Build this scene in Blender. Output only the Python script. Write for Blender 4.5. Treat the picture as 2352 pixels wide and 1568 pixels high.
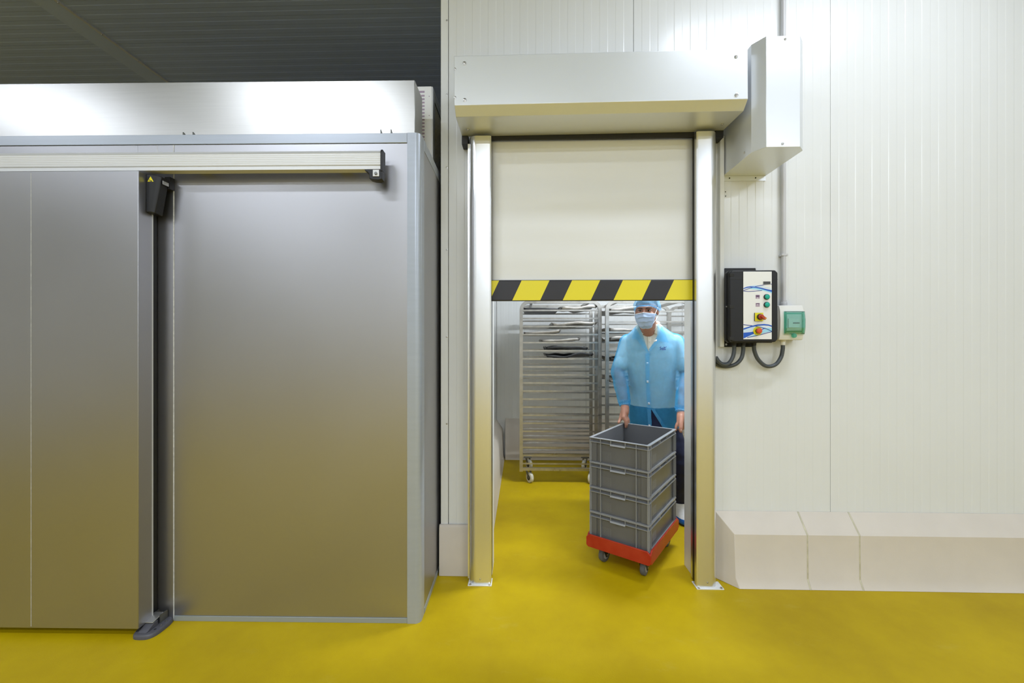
import bpy, bmesh, math, random
from mathutils import Vector, Matrix, noise
random.seed(7)
for o in list(bpy.data.objects): bpy.data.objects.remove(o, do_unlink=True)
SC = bpy.context.scene
COL = SC.collection
PI = math.pi
R = math.radians

# ------------------------------------------------------------------ camera
cam = bpy.data.cameras.new('camera'); camo = bpy.data.objects.new('camera', cam); COL.objects.link(camo)
cam.sensor_width = 36.0
cam.lens = 940.0 / 2352.0 * 36.0
cam.clip_start = 0.05; cam.clip_end = 60
camo.location = (0, 0, 1.47)
camo.rotation_euler = (R(90), 0, math.atan(24.0 / 940.0))
SC.camera = camo
SC.view_settings.view_transform = 'Standard'
SC.view_settings.look = 'None'
SC.view_settings.gamma = 1.0
SC.view_settings.use_curve_mapping = False
SC.view_settings.exposure = 0.75

# ------------------------------------------------------------------ light
world = bpy.data.worlds.new('world'); SC.world = world; world.use_nodes = True
world.node_tree.nodes['Background'].inputs[0].default_value = (0.9, 0.95, 1, 1)
world.node_tree.nodes['Background'].inputs[1].default_value = 0.05
CEIL = 4.35
def area(name, loc, sx, sy, power, color=(0.83, 0.895, 1.0), rot=(0, 0, 0)):
    l = bpy.data.lights.new(name, 'AREA'); l.shape = 'RECTANGLE'; l.size = sx; l.size_y = sy
    l.energy = power; l.color = color
    o = bpy.data.objects.new(name, l); COL.objects.link(o); o.location = loc; o.rotation_euler = rot
    return o
# rows of ceiling fittings of the hall, the long side parallel to the panel wall
HALL_LAMPS = [(2.05, 1.40, 26), (-2.3, -0.25, 32), (-5.6, -0.25, 26),
              (-4.6, -2.4, 24), (-0.4, -2.4, 42), (3.8, -2.4, 44),
              (-4.6, -4.4, 26), (-0.4, -4.4, 46), (3.8, -4.4, 44)]
for (lx, ly, lp) in HALL_LAMPS:
    area('hall_lamp_light', (lx, ly, 4.17), 1.5, 0.16, lp)
# the lamp of the cold room behind the roller door
area('cold_room_lamp_light', (1.45, 3.05, 2.93), 1.5, 0.12, 44, (0.88, 0.94, 1.0))

# ------------------------------------------------------------------ materials
MATS = {}
def nodes_of(m):
    m.use_nodes = True
    return m.node_tree.nodes, m.node_tree.links, m.node_tree.nodes['Principled BSDF']
def mat(name, col, rough=0.5, metal=0.0, spec=0.5, var=0.0, vscale=4.0, bump=0.0, bscale=80.0, stretch=(1, 1, 1), col2=None, rvar=0.0, coat=0.0, sss=0.0):
    m = bpy.data.materials.new(name); N, L, B = nodes_of(m)
    B.inputs['Base Color'].default_value = (*col, 1); B.inputs['Roughness'].default_value = rough
    B.inputs['Metallic'].default_value = metal; B.inputs['Specular IOR Level'].default_value = spec
    B.inputs['Coat Weight'].default_value = coat
    if sss: B.inputs['Subsurface Weight'].default_value = sss; B.inputs['Subsurface Scale'].default_value = 0.01
    tc = N.new('ShaderNodeTexCoord'); mp = N.new('ShaderNodeMapping'); mp.inputs['Scale'].default_value = stretch
    L.new(tc.outputs['Object'], mp.inputs['Vector'])
    if var > 0 or rvar > 0:
        nz = N.new('ShaderNodeTexNoise'); nz.inputs['Scale'].default_value = vscale; nz.inputs['Detail'].default_value = 6
        L.new(mp.outputs['Vector'], nz.inputs['Vector'])
        if var > 0:
            cr = N.new('ShaderNodeValToRGB'); c2 = col2 or tuple(c * (1 - var) for c in col)
            cr.color_ramp.elements[0].position = 0.3; cr.color_ramp.elements[1].position = 0.7
            cr.color_ramp.elements[0].color = (*c2, 1); cr.color_ramp.elements[1].color = (*col, 1)
            L.new(nz.outputs['Fac'], cr.inputs['Fac']); L.new(cr.outputs['Color'], B.inputs['Base Color'])
        if rvar > 0:
            mr = N.new('ShaderNodeMapRange'); mr.inputs['To Min'].default_value = max(0.02, rough - rvar); mr.inputs['To Max'].default_value = rough + rvar
            L.new(nz.outputs['Fac'], mr.inputs['Value']); L.new(mr.outputs['Result'], B.inputs['Roughness'])
    if bump > 0:
        n2 = N.new('ShaderNodeTexNoise'); n2.inputs['Scale'].default_value = bscale; n2.inputs['Detail'].default_value = 4
        L.new(mp.outputs['Vector'], n2.inputs['Vector'])
        bp = N.new('ShaderNodeBump'); bp.inputs['Strength'].default_value = bump; bp.inputs['Distance'].default_value = 0.002
        L.new(n2.outputs['Fac'], bp.inputs['Height']); L.new(bp.outputs['Normal'], B.inputs['Normal'])
    MATS[name] = m
    return m
mat('panel_white', (0.78, 0.795, 0.80), 0.24, 0, 0.5, 0.03, 1.5)
mat('trim_white', (0.80, 0.81, 0.80), 0.35, 0, 0.5, 0.02, 3)
mat('joint_dark', (0.12, 0.11, 0.09), 0.7)
mat('plinth', (0.68, 0.62, 0.545), 0.45, 0, 0.35, 0.06, 5, 0.12, 120)
mat('plinth_joint', (0.66, 0.62, 0.46), 0.6, 0, 0.3, 0.3, 30)
mat('ceiling_grey', (0.47, 0.565, 0.82), 0.34, 0, 0.5, 0.10, 1.2, stretch=(0.3, 1, 1))
mat('ceiling_strip', (0.54, 0.64, 0.88), 0.4, 0, 0.5, 0.05, 3)
mat('cabin_grey', (0.445, 0.442, 0.463), 0.37, 0.96, 0.5, 0.03, 2.0, 0.03, 300, rvar=0.03)
mat('cabin_frame', (0.42, 0.46, 0.53), 0.34, 0.35, 0.5, 0.05, 6, stretch=(1, 1, 8))
mat('cabin_base', (0.33, 0.36, 0.36), 0.4, 0.2)
mat('seal_black', (0.012, 0.012, 0.012), 0.5)
mat('sealant', (0.72, 0.72, 0.68), 0.55, 0, 0.3, 0.3, 60)
mat('stainless', (0.56, 0.552, 0.535), 0.32, 1.0, 0.5, 0.06, 4, 0.05, 30, (1, 1, 60), rvar=0.04)
mat('galvanised', (0.62, 0.62, 0.60), 0.35, 0.9, 0.5, 0.1, 8)
mat('rail_alu', (0.68, 0.685, 0.69), 0.38, 0.3, 0.5, 0.02, 3)
mat('post_alu', (0.80, 0.805, 0.81), 0.30, 0.92, 0.5, 0.03, 3, stretch=(6, 6, 0.5))
mat('housing_white', (0.80, 0.83, 0.87), 0.34, 0.45, 0.5, 0.03, 2.5)
mat('curtain_white', (0.82, 0.825, 0.815), 0.42, 0, 0.5, 0.03, 2, stretch=(0.6, 1, 5))
mat('black_plastic', (0.012, 0.012, 0.014), 0.42, 0, 0.38, 0.1, 10, 0.08, 400)
mat('black_soft', (0.016, 0.016, 0.02), 0.5)
mat('stripe_black', (0.022, 0.021, 0.027), 0.42)
mat('stripe_yellow', (0.86, 0.74, 0.02), 0.40)
mat('label_white', (0.86, 0.86, 0.85), 0.35)
mat('print_blue', (0.006, 0.10, 0.58), 0.4)
mat('print_navy', (0.012, 0.025, 0.28), 0.4)
mat('print_sky', (0.36, 0.72, 0.92), 0.4)
mat('print_pale', (0.62, 0.78, 0.95), 0.4)
mat('icon_purple', (0.14, 0.07, 0.15), 0.4)
mat('icon_mauve', (0.42, 0.32, 0.42), 0.4)
mat('display_dark', (0.055, 0.055, 0.06), 0.25)
mat('green_button', (0.0, 0.40, 0.30), 0.35)
mat('sign_yellow', (0.84, 0.74, 0.01), 0.4)
mat('red_knob', (0.48, 0.045, 0.012), 0.35)
mat('estop_red', (0.66, 0.08, 0.02), 0.4)
mat('breaker_white', (0.80, 0.79, 0.76), 0.4)
mat('breaker_grey', (0.24, 0.235, 0.22), 0.5)
mat('hose_grey', (0.065, 0.075, 0.085), 0.38, 0, 0.5)
mat('conduit_grey', (0.56, 0.56, 0.58), 0.4)
mat('screw_steel', (0.55, 0.54, 0.52), 0.3, 1.0)
mat('hole_dark', (0.02, 0.02, 0.02), 0.8)
mat('crate_grey_shaded', (0.128, 0.130, 0.136), 0.38, 0, 0.5, 0.10, 6, 0.06, 300)  # recessed crate walls: shade of the recesses put into the colour
mat('crate_grey_lit', (0.28, 0.286, 0.296), 0.36, 0, 0.5, 0.05, 8)  # same plastic on rims and ribs, painted lighter as if catching light
mat('dolly_red', (0.37, 0.016, 0.005), 0.40, 0, 0.45, 0.30, 14, 0.1, 160, col2=(0.43, 0.035, 0.014))
mat('tyre_grey', (0.11, 0.115, 0.125), 0.55, 0, 0.4, 0.1, 30)
mat('wheel_hub', (0.32, 0.33, 0.34), 0.45)
mat('fork_steel', (0.20, 0.20, 0.19), 0.4, 0.8)
mat('rack_steel', (0.50, 0.482, 0.452), 0.30, 0.9, 0.5, 0.25, 16, rvar=0.08)
mat('wheel_white', (0.66, 0.64, 0.55), 0.5, 0, 0.4, 0.15, 40)
mat('tray_metal', (0.40, 0.375, 0.34), 0.42, 0.8, 0.5, 0.55, 9, 0.15, 60)
mat('tray_dark', (0.035, 0.035, 0.036), 0.40, 0.35, 0.5, 0.3, 12, 0.15, 60)
mat('guide_grey', (0.085, 0.085, 0.10), 0.45)
mat('skin', (0.43, 0.205, 0.135), 0.48, 0, 0.4, 0.14, 30, 0.12, 250, sss=0.08)
mat('skin_nail', (0.60, 0.36, 0.28), 0.35)
mat('hair_dark', (0.03, 0.02, 0.018), 0.6)
mat('eye_white', (0.62, 0.58, 0.54), 0.25)
mat('iris_brown', (0.03, 0.015, 0.008), 0.15)
mat('mask_blue', (0.47, 0.61, 0.88), 0.7, 0, 0.2, 0.06, 40)
mat('mask_white', (0.82, 0.85, 0.88), 0.7)
mat('polo_cream', (0.80, 0.77, 0.68), 0.75, 0, 0.2, 0.06, 20, 0.1, 600)
mat('trouser_navy', (0.022, 0.026, 0.065), 0.7, 0, 0.2, 0.3, 14, 0.2, 400)
mat('cover_white', (0.74, 0.74, 0.75), 0.6, 0, 0.3, 0.15, 40, 0.3, 60)
mat('cover_blue', (0.02, 0.16, 0.66), 0.5, 0, 0.3, 0.2, 30, 0.3, 60)
mat('shoe_black', (0.01, 0.01, 0.01), 0.5)
mat('unit_white', (0.88, 0.88, 0.87), 0.35, 0, 0.5)
mat('mesh_grey', (0.30, 0.32, 0.33), 0.4, 0.6)
mat('lamp_body', (0.75, 0.75, 0.74), 0.5)

def floor_mat():
    m = bpy.data.materials.new('floor_yellow'); N, L, B = nodes_of(m)
    tc = N.new('ShaderNodeTexCoord')
    n1 = N.new('ShaderNodeTexNoise'); n1.inputs['Scale'].default_value = 1.6; n1.inputs['Detail'].default_value = 8; n1.inputs['Roughness'].default_value = 0.62
    L.new(tc.outputs['Object'], n1.inputs['Vector'])
    cr = N.new('ShaderNodeValToRGB')
    cr.color_ramp.elements[0].position = 0.32; cr.color_ramp.elements[0].color = (0.425, 0.292, 0.001, 1)
    cr.color_ramp.elements[1].position = 0.66; cr.color_ramp.elements[1].color = (0.535, 0.382, 0.001, 1)
    L.new(n1.outputs['Fac'], cr.inputs['Fac'])
    # pale worn scuffs
    mp = N.new('ShaderNodeMapping'); mp.inputs['Scale'].default_value = (2.2, 5.0, 1); mp.inputs['Rotation'].default_value = (0, 0, 0.25)
    L.new(tc.outputs['Object'], mp.inputs['Vector'])
    n2 = N.new('ShaderNodeTexNoise'); n2.inputs['Scale'].default_value = 1.3; n2.inputs['Detail'].default_value = 9; n2.inputs['Roughness'].default_value = 0.7
    L.new(mp.outputs['Vector'], n2.inputs['Vector'])
    c2 = N.new('ShaderNodeValToRGB'); c2.color_ramp.elements[0].position = 0.60; c2.color_ramp.elements[0].color = (0, 0, 0, 1)
    c2.color_ramp.elements[1].position = 0.82; c2.color_ramp.elements[1].color = (0.45, 0.45, 0.45, 1)
    L.new(n2.outputs['Fac'], c2.inputs['Fac'])
    mx = N.new('ShaderNodeMixRGB'); mx.inputs['Color2'].default_value = (0.58, 0.46, 0.09, 1)
    L.new(c2.outputs['Color'], mx.inputs['Fac']); L.new(cr.outputs['Color'], mx.inputs['Color1'])
    L.new(mx.outputs['Color'], B.inputs['Base Color'])
    B.inputs['Roughness'].default_value = 0.5; B.inputs['Specular IOR Level'].default_value = 0.22
    n3 = N.new('ShaderNodeTexNoise'); n3.inputs['Scale'].default_value = 160; n3.inputs['Detail'].default_value = 3
    L.new(tc.outputs['Object'], n3.inputs['Vector'])
    bp = N.new('ShaderNodeBump'); bp.inputs['Strength'].default_value = 0.18; bp.inputs['Distance'].default_value = 0.002
    L.new(n3.outputs['Fac'], bp.inputs['Height']); L.new(bp.outputs['Normal'], B.inputs['Normal'])
    MATS['floor_yellow'] = m
floor_mat()
def sheer(name, col, alpha, trans=0.5, tint=(1, 1, 1), scale=60.0, var=0.12):
    """thin see-through fibre fabric: woven part scatters, gaps let the view through"""
    m = bpy.data.materials.new(name); m.use_nodes = True
    N = m.node_tree.nodes; L = m.node_tree.links; N.clear()
    out = N.new('ShaderNodeOutputMaterial'); mx = N.new('ShaderNodeMixShader'); m2 = N.new('ShaderNodeMixShader')
    tr = N.new('ShaderNodeBsdfTransparent'); tr.inputs['Color'].default_value = (*tint, 1)
    df = N.new('ShaderNodeBsdfDiffuse'); df.inputs['Color'].default_value = (*col, 1)
    tl = N.new('ShaderNodeBsdfTranslucent'); tl.inputs['Color'].default_value = (*col, 1)
    m2.inputs['Fac'].default_value = trans
    L.new(df.outputs[0], m2.inputs[1]); L.new(tl.outputs[0], m2.inputs[2])
    tc = N.new('ShaderNodeTexCoord'); nz = N.new('ShaderNodeTexNoise'); nz.inputs['Scale'].default_value = scale; nz.inputs['Detail'].default_value = 4
    L.new(tc.outputs['Object'], nz.inputs['Vector'])
    mr = N.new('ShaderNodeMapRange'); mr.inputs['To Min'].default_value = alpha - var; mr.inputs['To Max'].default_value = min(1, alpha + var)
    L.new(nz.outputs['Fac'], mr.inputs['Value']); L.new(mr.outputs['Result'], mx.inputs['Fac'])
    L.new(tr.outputs[0], mx.inputs[1]); L.new(m2.outputs[0], mx.inputs[2]); L.new(mx.outputs[0], out.inputs['Surface'])
    MATS[name] = m
sheer('coat_blue', (0.09, 0.53, 0.98), 0.42, 0.30, (0.86, 0.95, 1.0), 40, 0.06)
sheer('coat_seam', (0.18, 0.60, 0.98), 0.42, 0.3, (0.82, 0.94, 1.0), 40, 0.06)
sheer('cap_blue', (0.30, 0.58, 0.86), 0.40, 0.4, (0.85, 0.95, 1.0), 140, 0.09)
sheer('teal_plastic', (0.22, 0.66, 0.56), 0.42, 0.5, (0.62, 0.92, 0.85), 20, 0.02)
# clear teal with gloss
def teal():
    m = bpy.data.materials.new('teal_clear'); m.use_nodes = True
    N = m.node_tree.nodes; L = m.node_tree.links; N.clear()
    out = N.new('ShaderNodeOutputMaterial'); mx = N.new('ShaderNodeMixShader'); a = N.new('ShaderNodeAddShader')
    tr = N.new('ShaderNodeBsdfTransparent'); tr.inputs['Color'].default_value = (0.80, 0.945, 0.915, 1)
    gl = N.new('ShaderNodeBsdfGlossy'); gl.inputs['Roughness'].default_value = 0.12; gl.inputs['Color'].default_value = (1, 1, 1, 1)
    fr = N.new('ShaderNodeFresnel'); fr.inputs['IOR'].default_value = 1.5
    L.new(fr.outputs[0], mx.inputs['Fac']); L.new(tr.outputs[0], mx.inputs[1]); L.new(gl.outputs[0], mx.inputs[2]); L.new(mx.outputs[0], out.inputs['Surface'])
    MATS['teal_clear'] = m
teal()

# ------------------------------------------------------------------ mesh helpers
WM = {}
def wm(o):
    return WM.get(o.name, Matrix.Identity(4))
class MB:
    def __init__(s): s.v = []; s.f = []
    def add(s, vs, fs):
        b = len(s.v); s.v += [Vector(v) for v in vs]; s.f += [tuple(b + i for i in f) for f in fs]; return s
    def box(s, x0, x1, y0, y1, z0, z1):
        return s.add([(x0, y0, z0), (x1, y0, z0), (x1, y1, z0), (x0, y1, z0), (x0, y0, z1), (x1, y0, z1), (x1, y1, z1), (x0, y1, z1)],
                     [(0, 3, 2, 1), (4, 5, 6, 7), (0, 1, 5, 4), (1, 2, 6, 5), (2, 3, 7, 6), (3, 0, 4, 7)])
    def obox(s, c, ax, ay, az):
        """oriented box, half-axis vectors"""
        c, ax, ay, az = Vector(c), Vector(ax), Vector(ay), Vector(az)
        vs = [c - ax - ay - az, c + ax - ay - az, c + ax + ay - az, c - ax + ay - az, c - ax - ay + az, c + ax - ay + az, c + ax + ay + az, c - ax + ay + az]
        return s.add(vs, [(0, 3, 2, 1), (4, 5, 6, 7), (0, 1, 5, 4), (1, 2, 6, 5), (2, 3, 7, 6), (3, 0, 4, 7)])
    def prism(s, pts, fn0, fn1):
        """polygon pts mapped through fn0 and fn1 to two end caps"""
        n = len(pts); a = [fn0(p) for p in pts]; b = [fn1(p) for p in pts]
        return s.add(a + b, [tuple(reversed(range(n))), tuple(range(n, 2 * n))] + [(i, (i + 1) % n, n + (i + 1) % n, n + i) for i in range(n)])
    def px(s, pts, x0, x1): return s.prism(pts, lambda p: (x0, p[0], p[1]), lambda p: (x1, p[0], p[1]))   # (y,z) profile
    def py(s, pts, y0, y1): return s.prism(pts, lambda p: (p[0], y0, p[1]), lambda p: (p[0], y1, p[1]))   # (x,z)
    def pz(s, pts, z0, z1): return s.prism(pts, lambda p: (p[0], p[1], z0), lambda p: (p[0], p[1], z1))   # (x,y)
    def cyl(s, p0, p1, r0, r1=None, n=16, caps=True):
        r1 = r0 if r1 is None else r1
        p0, p1 = Vector(p0), Vector(p1); d = (p1 - p0).normalized()
        u = d.orthogonal().normalized(); w = d.cross(u)
        vs = [p0 + (u * math.cos(2 * PI * i / n) + w * math.sin(2 * PI * i / n)) * r0 for i in range(n)]
        vs += [p1 + (u * math.cos(2 * PI * i / n) + w * math.sin(2 * PI * i / n)) * r1 for i in range(n)]
        fs = [(i, (i + 1) % n, n + (i + 1) % n, n + i) for i in range(n)]
        if caps: fs += [tuple(reversed(range(n))), tuple(range(n, 2 * n))]
        return s.add(vs, fs)
    def rev(s, c, axis, prof, n=24):
        """lathe: prof = [(distance along axis, radius)]"""
        c, d = Vector(c), Vector(axis).normalized(); u = d.orthogonal().normalized(); w = d.cross(u)
        vs = []; m = len(prof)
        for (h, r) in prof:
            vs += [c + d * h + (u * math.cos(2 * PI * i / n) + w * math.sin(2 * PI * i / n)) * r for i in range(n)]
        fs = [(k * n + i, k * n + (i + 1) % n, (k + 1) * n + (i + 1) % n, (k + 1) * n + i) for k in range(m - 1) for i in range(n)]
        fs += [tuple(reversed(range(n))), tuple(range((m - 1) * n, m * n))]
        return s.add(vs, fs)
    def tube(s, path, r, n=10, caps=True, square=False):
        path = [Vector(p) for p in path]; m = len(path); rad = r if callable(r) else (lambda i: r)
        d0 = (path[1] - path[0]).normalized(); u = d0.orthogonal().normalized()
        if square:
            for c in (Vector((0, 1, 0)), Vector((1, 0, 0)), Vector((0, 0, 1))):
                if abs(c.dot(d0)) < 0.3: u = (c - d0 * c.dot(d0)).normalized(); break
        vs = []; pd = d0
        for i in range(m):
            a = path[max(0, i - 1)]; b = path[min(m - 1, i + 1)]; d = (b - a).normalized()
            q = pd.rotation_difference(d); u = q @ u; u = (u - d * u.dot(d)).normalized(); w = d.cross(u); pd = d
            if square:
                k = rad(i)
                vs += [path[i] + u * k + w * k, path[i] - u * k + w * k, path[i] - u * k - w * k, path[i] + u * k - w * k]
            else:
                vs += [path[i] + (u * math.cos(2 * PI * j / n) + w * math.sin(2 * PI * j / n)) * rad(i) for j in range(n)]
        if square: n = 4
        fs = [(k * n + i, k * n + (i + 1) % n, (k + 1) * n + (i + 1) % n, (k + 1) * n + i) for k in range(m - 1) for i in range(n)]
        if caps: fs += [tuple(reversed(range(n))), tuple(range((m - 1) * n, m * n))]
        return s.add(vs, fs)
    def ell(s, c, rx, ry, rz, M=None, nu=20, nv=12):
        c = Vector(c); M = M or Matrix.Identity(3); vs = [c + M @ Vector((0, 0, -rz))]
        for j in range(1, nv):
            t = -PI / 2 + PI * j / nv
            for i in range(nu):
                a = 2 * PI * i / nu
                vs.append(c + M @ Vector((rx * math.cos(t) * math.cos(a), ry * math.cos(t) * math.sin(a), rz * math.sin(t))))
        vs.append(c + M @ Vector((0, 0, rz))); fs = []
        for i in range(nu): fs.append((0, 1 + (i + 1) % nu, 1 + i))
        for j in range(nv - 2):
            for i in range(nu):
                a = 1 + j * nu; fs.append((a + i, a + (i + 1) % nu, a + nu + (i + 1) % nu, a + nu + i))
        t = len(vs) - 1; a = 1 + (nv - 2) * nu
        for i in range(nu): fs.append((a + i, a + (i + 1) % nu, t))
        return s.add(vs, fs)
    def limb(s, pts, n=16):
        """round chain through (point, radius) with ball joints"""
        for (p, r) in pts: s.ell(p, r, r, r, None, n, 10)
        for (a, ra), (b, rb) in zip(pts[:-1], pts[1:]): s.cyl(a, b, ra, rb, n)
        return s
    def loft(s, rings, caps=True):
        n = len(rings[0]); vs = [p for r_ in rings for p in r_]; m = len(rings)
        fs = [(k * n + i, k * n + (i + 1) % n, (k + 1) * n + (i + 1) % n, (k + 1) * n + i) for k in range(m - 1) for i in range(n)]
        if caps: fs += [tuple(reversed(range(n))), tuple(range((m - 1) * n, m * n))]
        return s.add(vs, fs)
    def grid(s, P):
        """rows of points -> open sheet"""
        m, n = len(P), len(P[0]); vs = [p for r_ in P for p in r_]
        return s.add(vs, [(i * n + j, i * n + j + 1, (i + 1) * n + j + 1, (i + 1) * n + j) for i in range(m - 1) for j in range(n - 1)])
    def mesh(s, name, inv=None, smooth=False, angle=35):
        me = bpy.data.meshes.new(name)
        vs = [inv @ v for v in s.v] if inv is not None else s.v
        me.from_pydata([tuple(v) for v in vs], [], s.f)
        bm = bmesh.new(); bm.from_mesh(me); bmesh.ops.recalc_face_normals(bm, faces=bm.faces); bm.to_mesh(me); bm.free()
        if smooth:
            me.polygons.foreach_set('use_smooth', [True] * len(me.polygons)); me.set_sharp_from_angle(angle=R(angle))
        me.update()
        return me
    def build(s, name, m, parent=None, smooth=False, bevel=0, angle=35, label=None, kind=None, local=False, thick=0):
        inv = None
        if parent is not None and not local: inv = wm(parent).inverted()
        me = s.mesh(name, inv, smooth or bevel > 0, angle)
        me.materials.append(MATS[m])
        o = bpy.data.objects.new(name, me); COL.objects.link(o)
        if parent is not None: o.parent = parent; WM[o.name] = wm(parent).copy()
        if thick:
            so = o.modifiers.new('thickness', 'SOLIDIFY'); so.thickness = thick; so.offset = 0
        if bevel:
            b = o.modifiers.new('bevel', 'BEVEL'); b.width = bevel; b.segments = 2; b.limit_method = 'ANGLE'; b.angle_limit = R(40)
        if label: o['label'] = label
        if kind: o['kind'] = kind
        return o
def root(name, loc, rotz=0, label=None, cat=None, group=None, kind=None):
    o = bpy.data.objects.new(name, None); COL.objects.link(o); o.empty_display_size = 0.05
    o.location = loc; o.rotation_euler = (0, 0, rotz)
    WM[o.name] = Matrix.Translation(loc) @ Matrix.Rotation(rotz, 4, 'Z')
    return tag(o, label, cat, group, kind)
def tag(o, label=None, cat=None, group=None, kind=None):
    if label: o['label'] = label
    if cat: o['category'] = cat
    if group: o['group'] = group
    if kind: o['kind'] = kind
    return o
def copy_tree(o, parent=None):
    c = o.copy(); COL.objects.link(c)
    if parent is not None: c.parent = parent
    for ch in [x for x in bpy.data.objects if x.parent == o]: copy_tree(ch, c)
    return c
def child_copy(o, parent, loc=None):
    """another part sharing the same mesh data"""
    c = o.copy(); COL.objects.link(c); c.parent = parent
    if loc is not None: c.location = loc
    WM[c.name] = wm(parent).copy()
    return c
def screw(name, p, axis, r, parent, m='screw_steel'):
    return MB().rev(p, axis, [(0, r * 1.35), (r * 0.25, r * 1.35), (r * 0.3, r), (r * 0.7, r * 0.85), (r * 0.8, r * 0.4), (r * 0.55, r * 0.3)], 12).build(name, m, parent, smooth=True)
def text_mesh(txt, size, name, m, parent, M):
    cu = bpy.data.curves.new(name, 'FONT'); cu.body = txt; cu.size = size; cu.align_x = 'CENTER'; cu.align_y = 'CENTER'; cu.extrude = 0.0003
    t = bpy.data.objects.new(name + '_tmp', cu); COL.objects.link(t)
    me = bpy.data.meshes.new_from_object(t.evaluated_get(bpy.context.evaluated_depsgraph_get()))
    bpy.data.objects.remove(t, do_unlink=True)
    me.transform(wm(parent).inverted() @ M); me.materials.clear(); me.materials.append(MATS[m])
    o = bpy.data.objects.new(name, me); COL.objects.link(o); o.parent = parent; WM[o.name] = wm(parent).copy()
    return o
# ================================================================== THE SETTING
XL, XR, YN, YF = -9.0, 5.6, -5.3, 9.0
fl = MB().box(XL, XR, YN, YF, -0.06, 0).build('floor', 'floor_yellow')
tag(fl, 'glossy yellow resin floor with pale scuffs', 'floor', kind='structure')

WY0, WY1 = 2.58, 2.72          # panel wall: outer and inner face
# ---- hall ceiling of ribbed panels
ce = MB().box(XL, XR, YN, YF, CEIL + 0.06, CEIL + 0.12).build('ceiling', 'ceiling_grey')
tag(ce, 'dark grey hall ceiling of ribbed insulated panels', 'ceiling', kind='structure')
def rib_line(a0, a1, pitch=0.05, tr=0.005, d=0.0010):
    """trapezoid micro-rib outline: list of (position, depth)"""
    out = [(a0, 0.0)]; a = a0 + pitch; up = False
    while a < a1 - 0.5 * pitch:
        out.append((a - tr / 2, d if up else 0.0)); out.append((a + tr / 2, 0.0 if up else d)); up = not up; a += pitch
    out.append((a1, d if up else 0.0))
    return out
def ceil_panel(x0, x1, y0, y1):
    g = 0.003
    prof = [(y, CEIL - d * 1.6) for (y, d) in rib_line(y0 + g, y1 - g)] + [(y1 - g, CEIL + 0.058), (y0 + g, CEIL + 0.058)]
    return MB().px(prof, x0, x1)
yj = 3.86
for k in range(-4, 4):
    y0 = yj + 1.2 * k; y1 = y0 + 1.2
    if y1 > 8.9: continue
    ceil_panel(-3.915, XR, y0, y1).build('ceiling_panel', 'ceiling_grey', ce)
    ceil_panel(XL, -4.13, y0, y1).build('ceiling_panel', 'ceiling_grey', ce)
MB().box(-4.14, -3.935, -0.95, 8.8, CEIL - 0.004, CEIL + 0.058).build('joint_strip', 'ceiling_strip', ce)
MB().box(-3.937, -3.914, -0.95, 8.8, CEIL - 0.016, CEIL + 0.058).build('joint_lip', 'rail_alu', ce)
for k in range(16):
    screw('rivet', (-3.925, 3.0 + 0.36 * k, CEIL - 0.0163), (0, 0, -1), 0.006, ce)

# ---- panel wall with the roller door
OX0, OX1, OZ = -0.19, 1.066, 2.74
wf = MB().box(-0.50, OX0 - 0.004, WY0 + 0.03, WY1, 0, CEIL + 0.05).box(OX1 + 0.004, XR, WY0 + 0.03, WY1, 0, CEIL + 0.05).box(OX0 - 0.004, OX1 + 0.004, WY0 + 0.03, WY1, OZ, CEIL + 0.05).build('wall_front', 'panel_white')
tag(wf, 'white wall of ribbed insulated panels around the roller door', 'wall', kind='structure')
def wall_panel(x0, x1, holes=None, z0=0.02, z1=CEIL + 0.05):
    """one panel; holes = (hx0,hx1,hz): door cut from the floor up"""
    g = 0.0016
    ribs = rib_line(x0 + g, x1 - g)
    def piece(a, b, za, zb):
        pts = [(x, WY0 - d) for (x, d) in ribs if a < x < b]
        def dep(x):
            for (p, q) in zip(ribs[:-1], ribs[1:]):
                if p[0] <= x <= q[0]: return p[1] + (q[1] - p[1]) * (x - p[0]) / max(1e-9, q[0] - p[0])
            return 0
        pts = [(a, WY0 - dep(a))] + pts + [(b, WY0 - dep(b))] + [(b, WY0 + 0.0299), (a, WY0 + 0.0299)]
        return pts, za, zb
    m = MB(); a, b = x0 + g, x1 - g
    if holes is None: parts = [piece(a, b, z0, z1)]
    else:
        hx0, hx1, hz = holes; parts = [piece(max(a, hx0), min(b, hx1), hz, z1)]
        if hx0 > a: parts.append(piece(a, hx0, z0, z1))
        if hx1 < b: parts.append(piece(hx1, b, z0, z1))
    for (pts, za, zb) in parts: m.pz(pts, za, zb)
    return m
PJ = [-0.468, 0.695, 1.903, 3.111, 4.319, 5.527]
for i in range(5):
    h = (OX0, OX1, OZ) if i < 2 else None
    wall_panel(PJ[i], PJ[i + 1], h).build('wall_panel', 'panel_white', wf)
MB().box(0.69, 0.70, WY0 + 0.012, WY0 + 0.0298, OZ, CEIL + .04).build('panel_joint', 'joint_dark', wf)
for x in PJ[2:5]:
    MB().box(x - 0.005, x + 0.005, WY0 + 0.012, WY0 + 0.0298, 0.02, CEIL + .04).build('panel_joint', 'joint_dark', wf)
# corner trim at the free end of the wall
t1 = MB().pz([(-0.516, WY0 - 0.003), (-0.470, WY0 - 0.003), (-0.470, WY0 + 0.001), (-0.5105, WY0 + 0.001), (-0.5105, WY1 + 0.02), (-0.516, WY1 + 0.02)], 0.02, CEIL).build('trim_1', 'trim_white', bevel=0.0008)
tag(t1, 'white folded corner trim at the free end of the panel wall', 'trim', kind='structure')
for z in (3.50, 3.03, 2.57, 2.05, 1.5, 0.95):
    screw('rivet', (-0.478, WY0 - 0.003, z), (0, -1, 0), 0.0045, t1)
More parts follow.
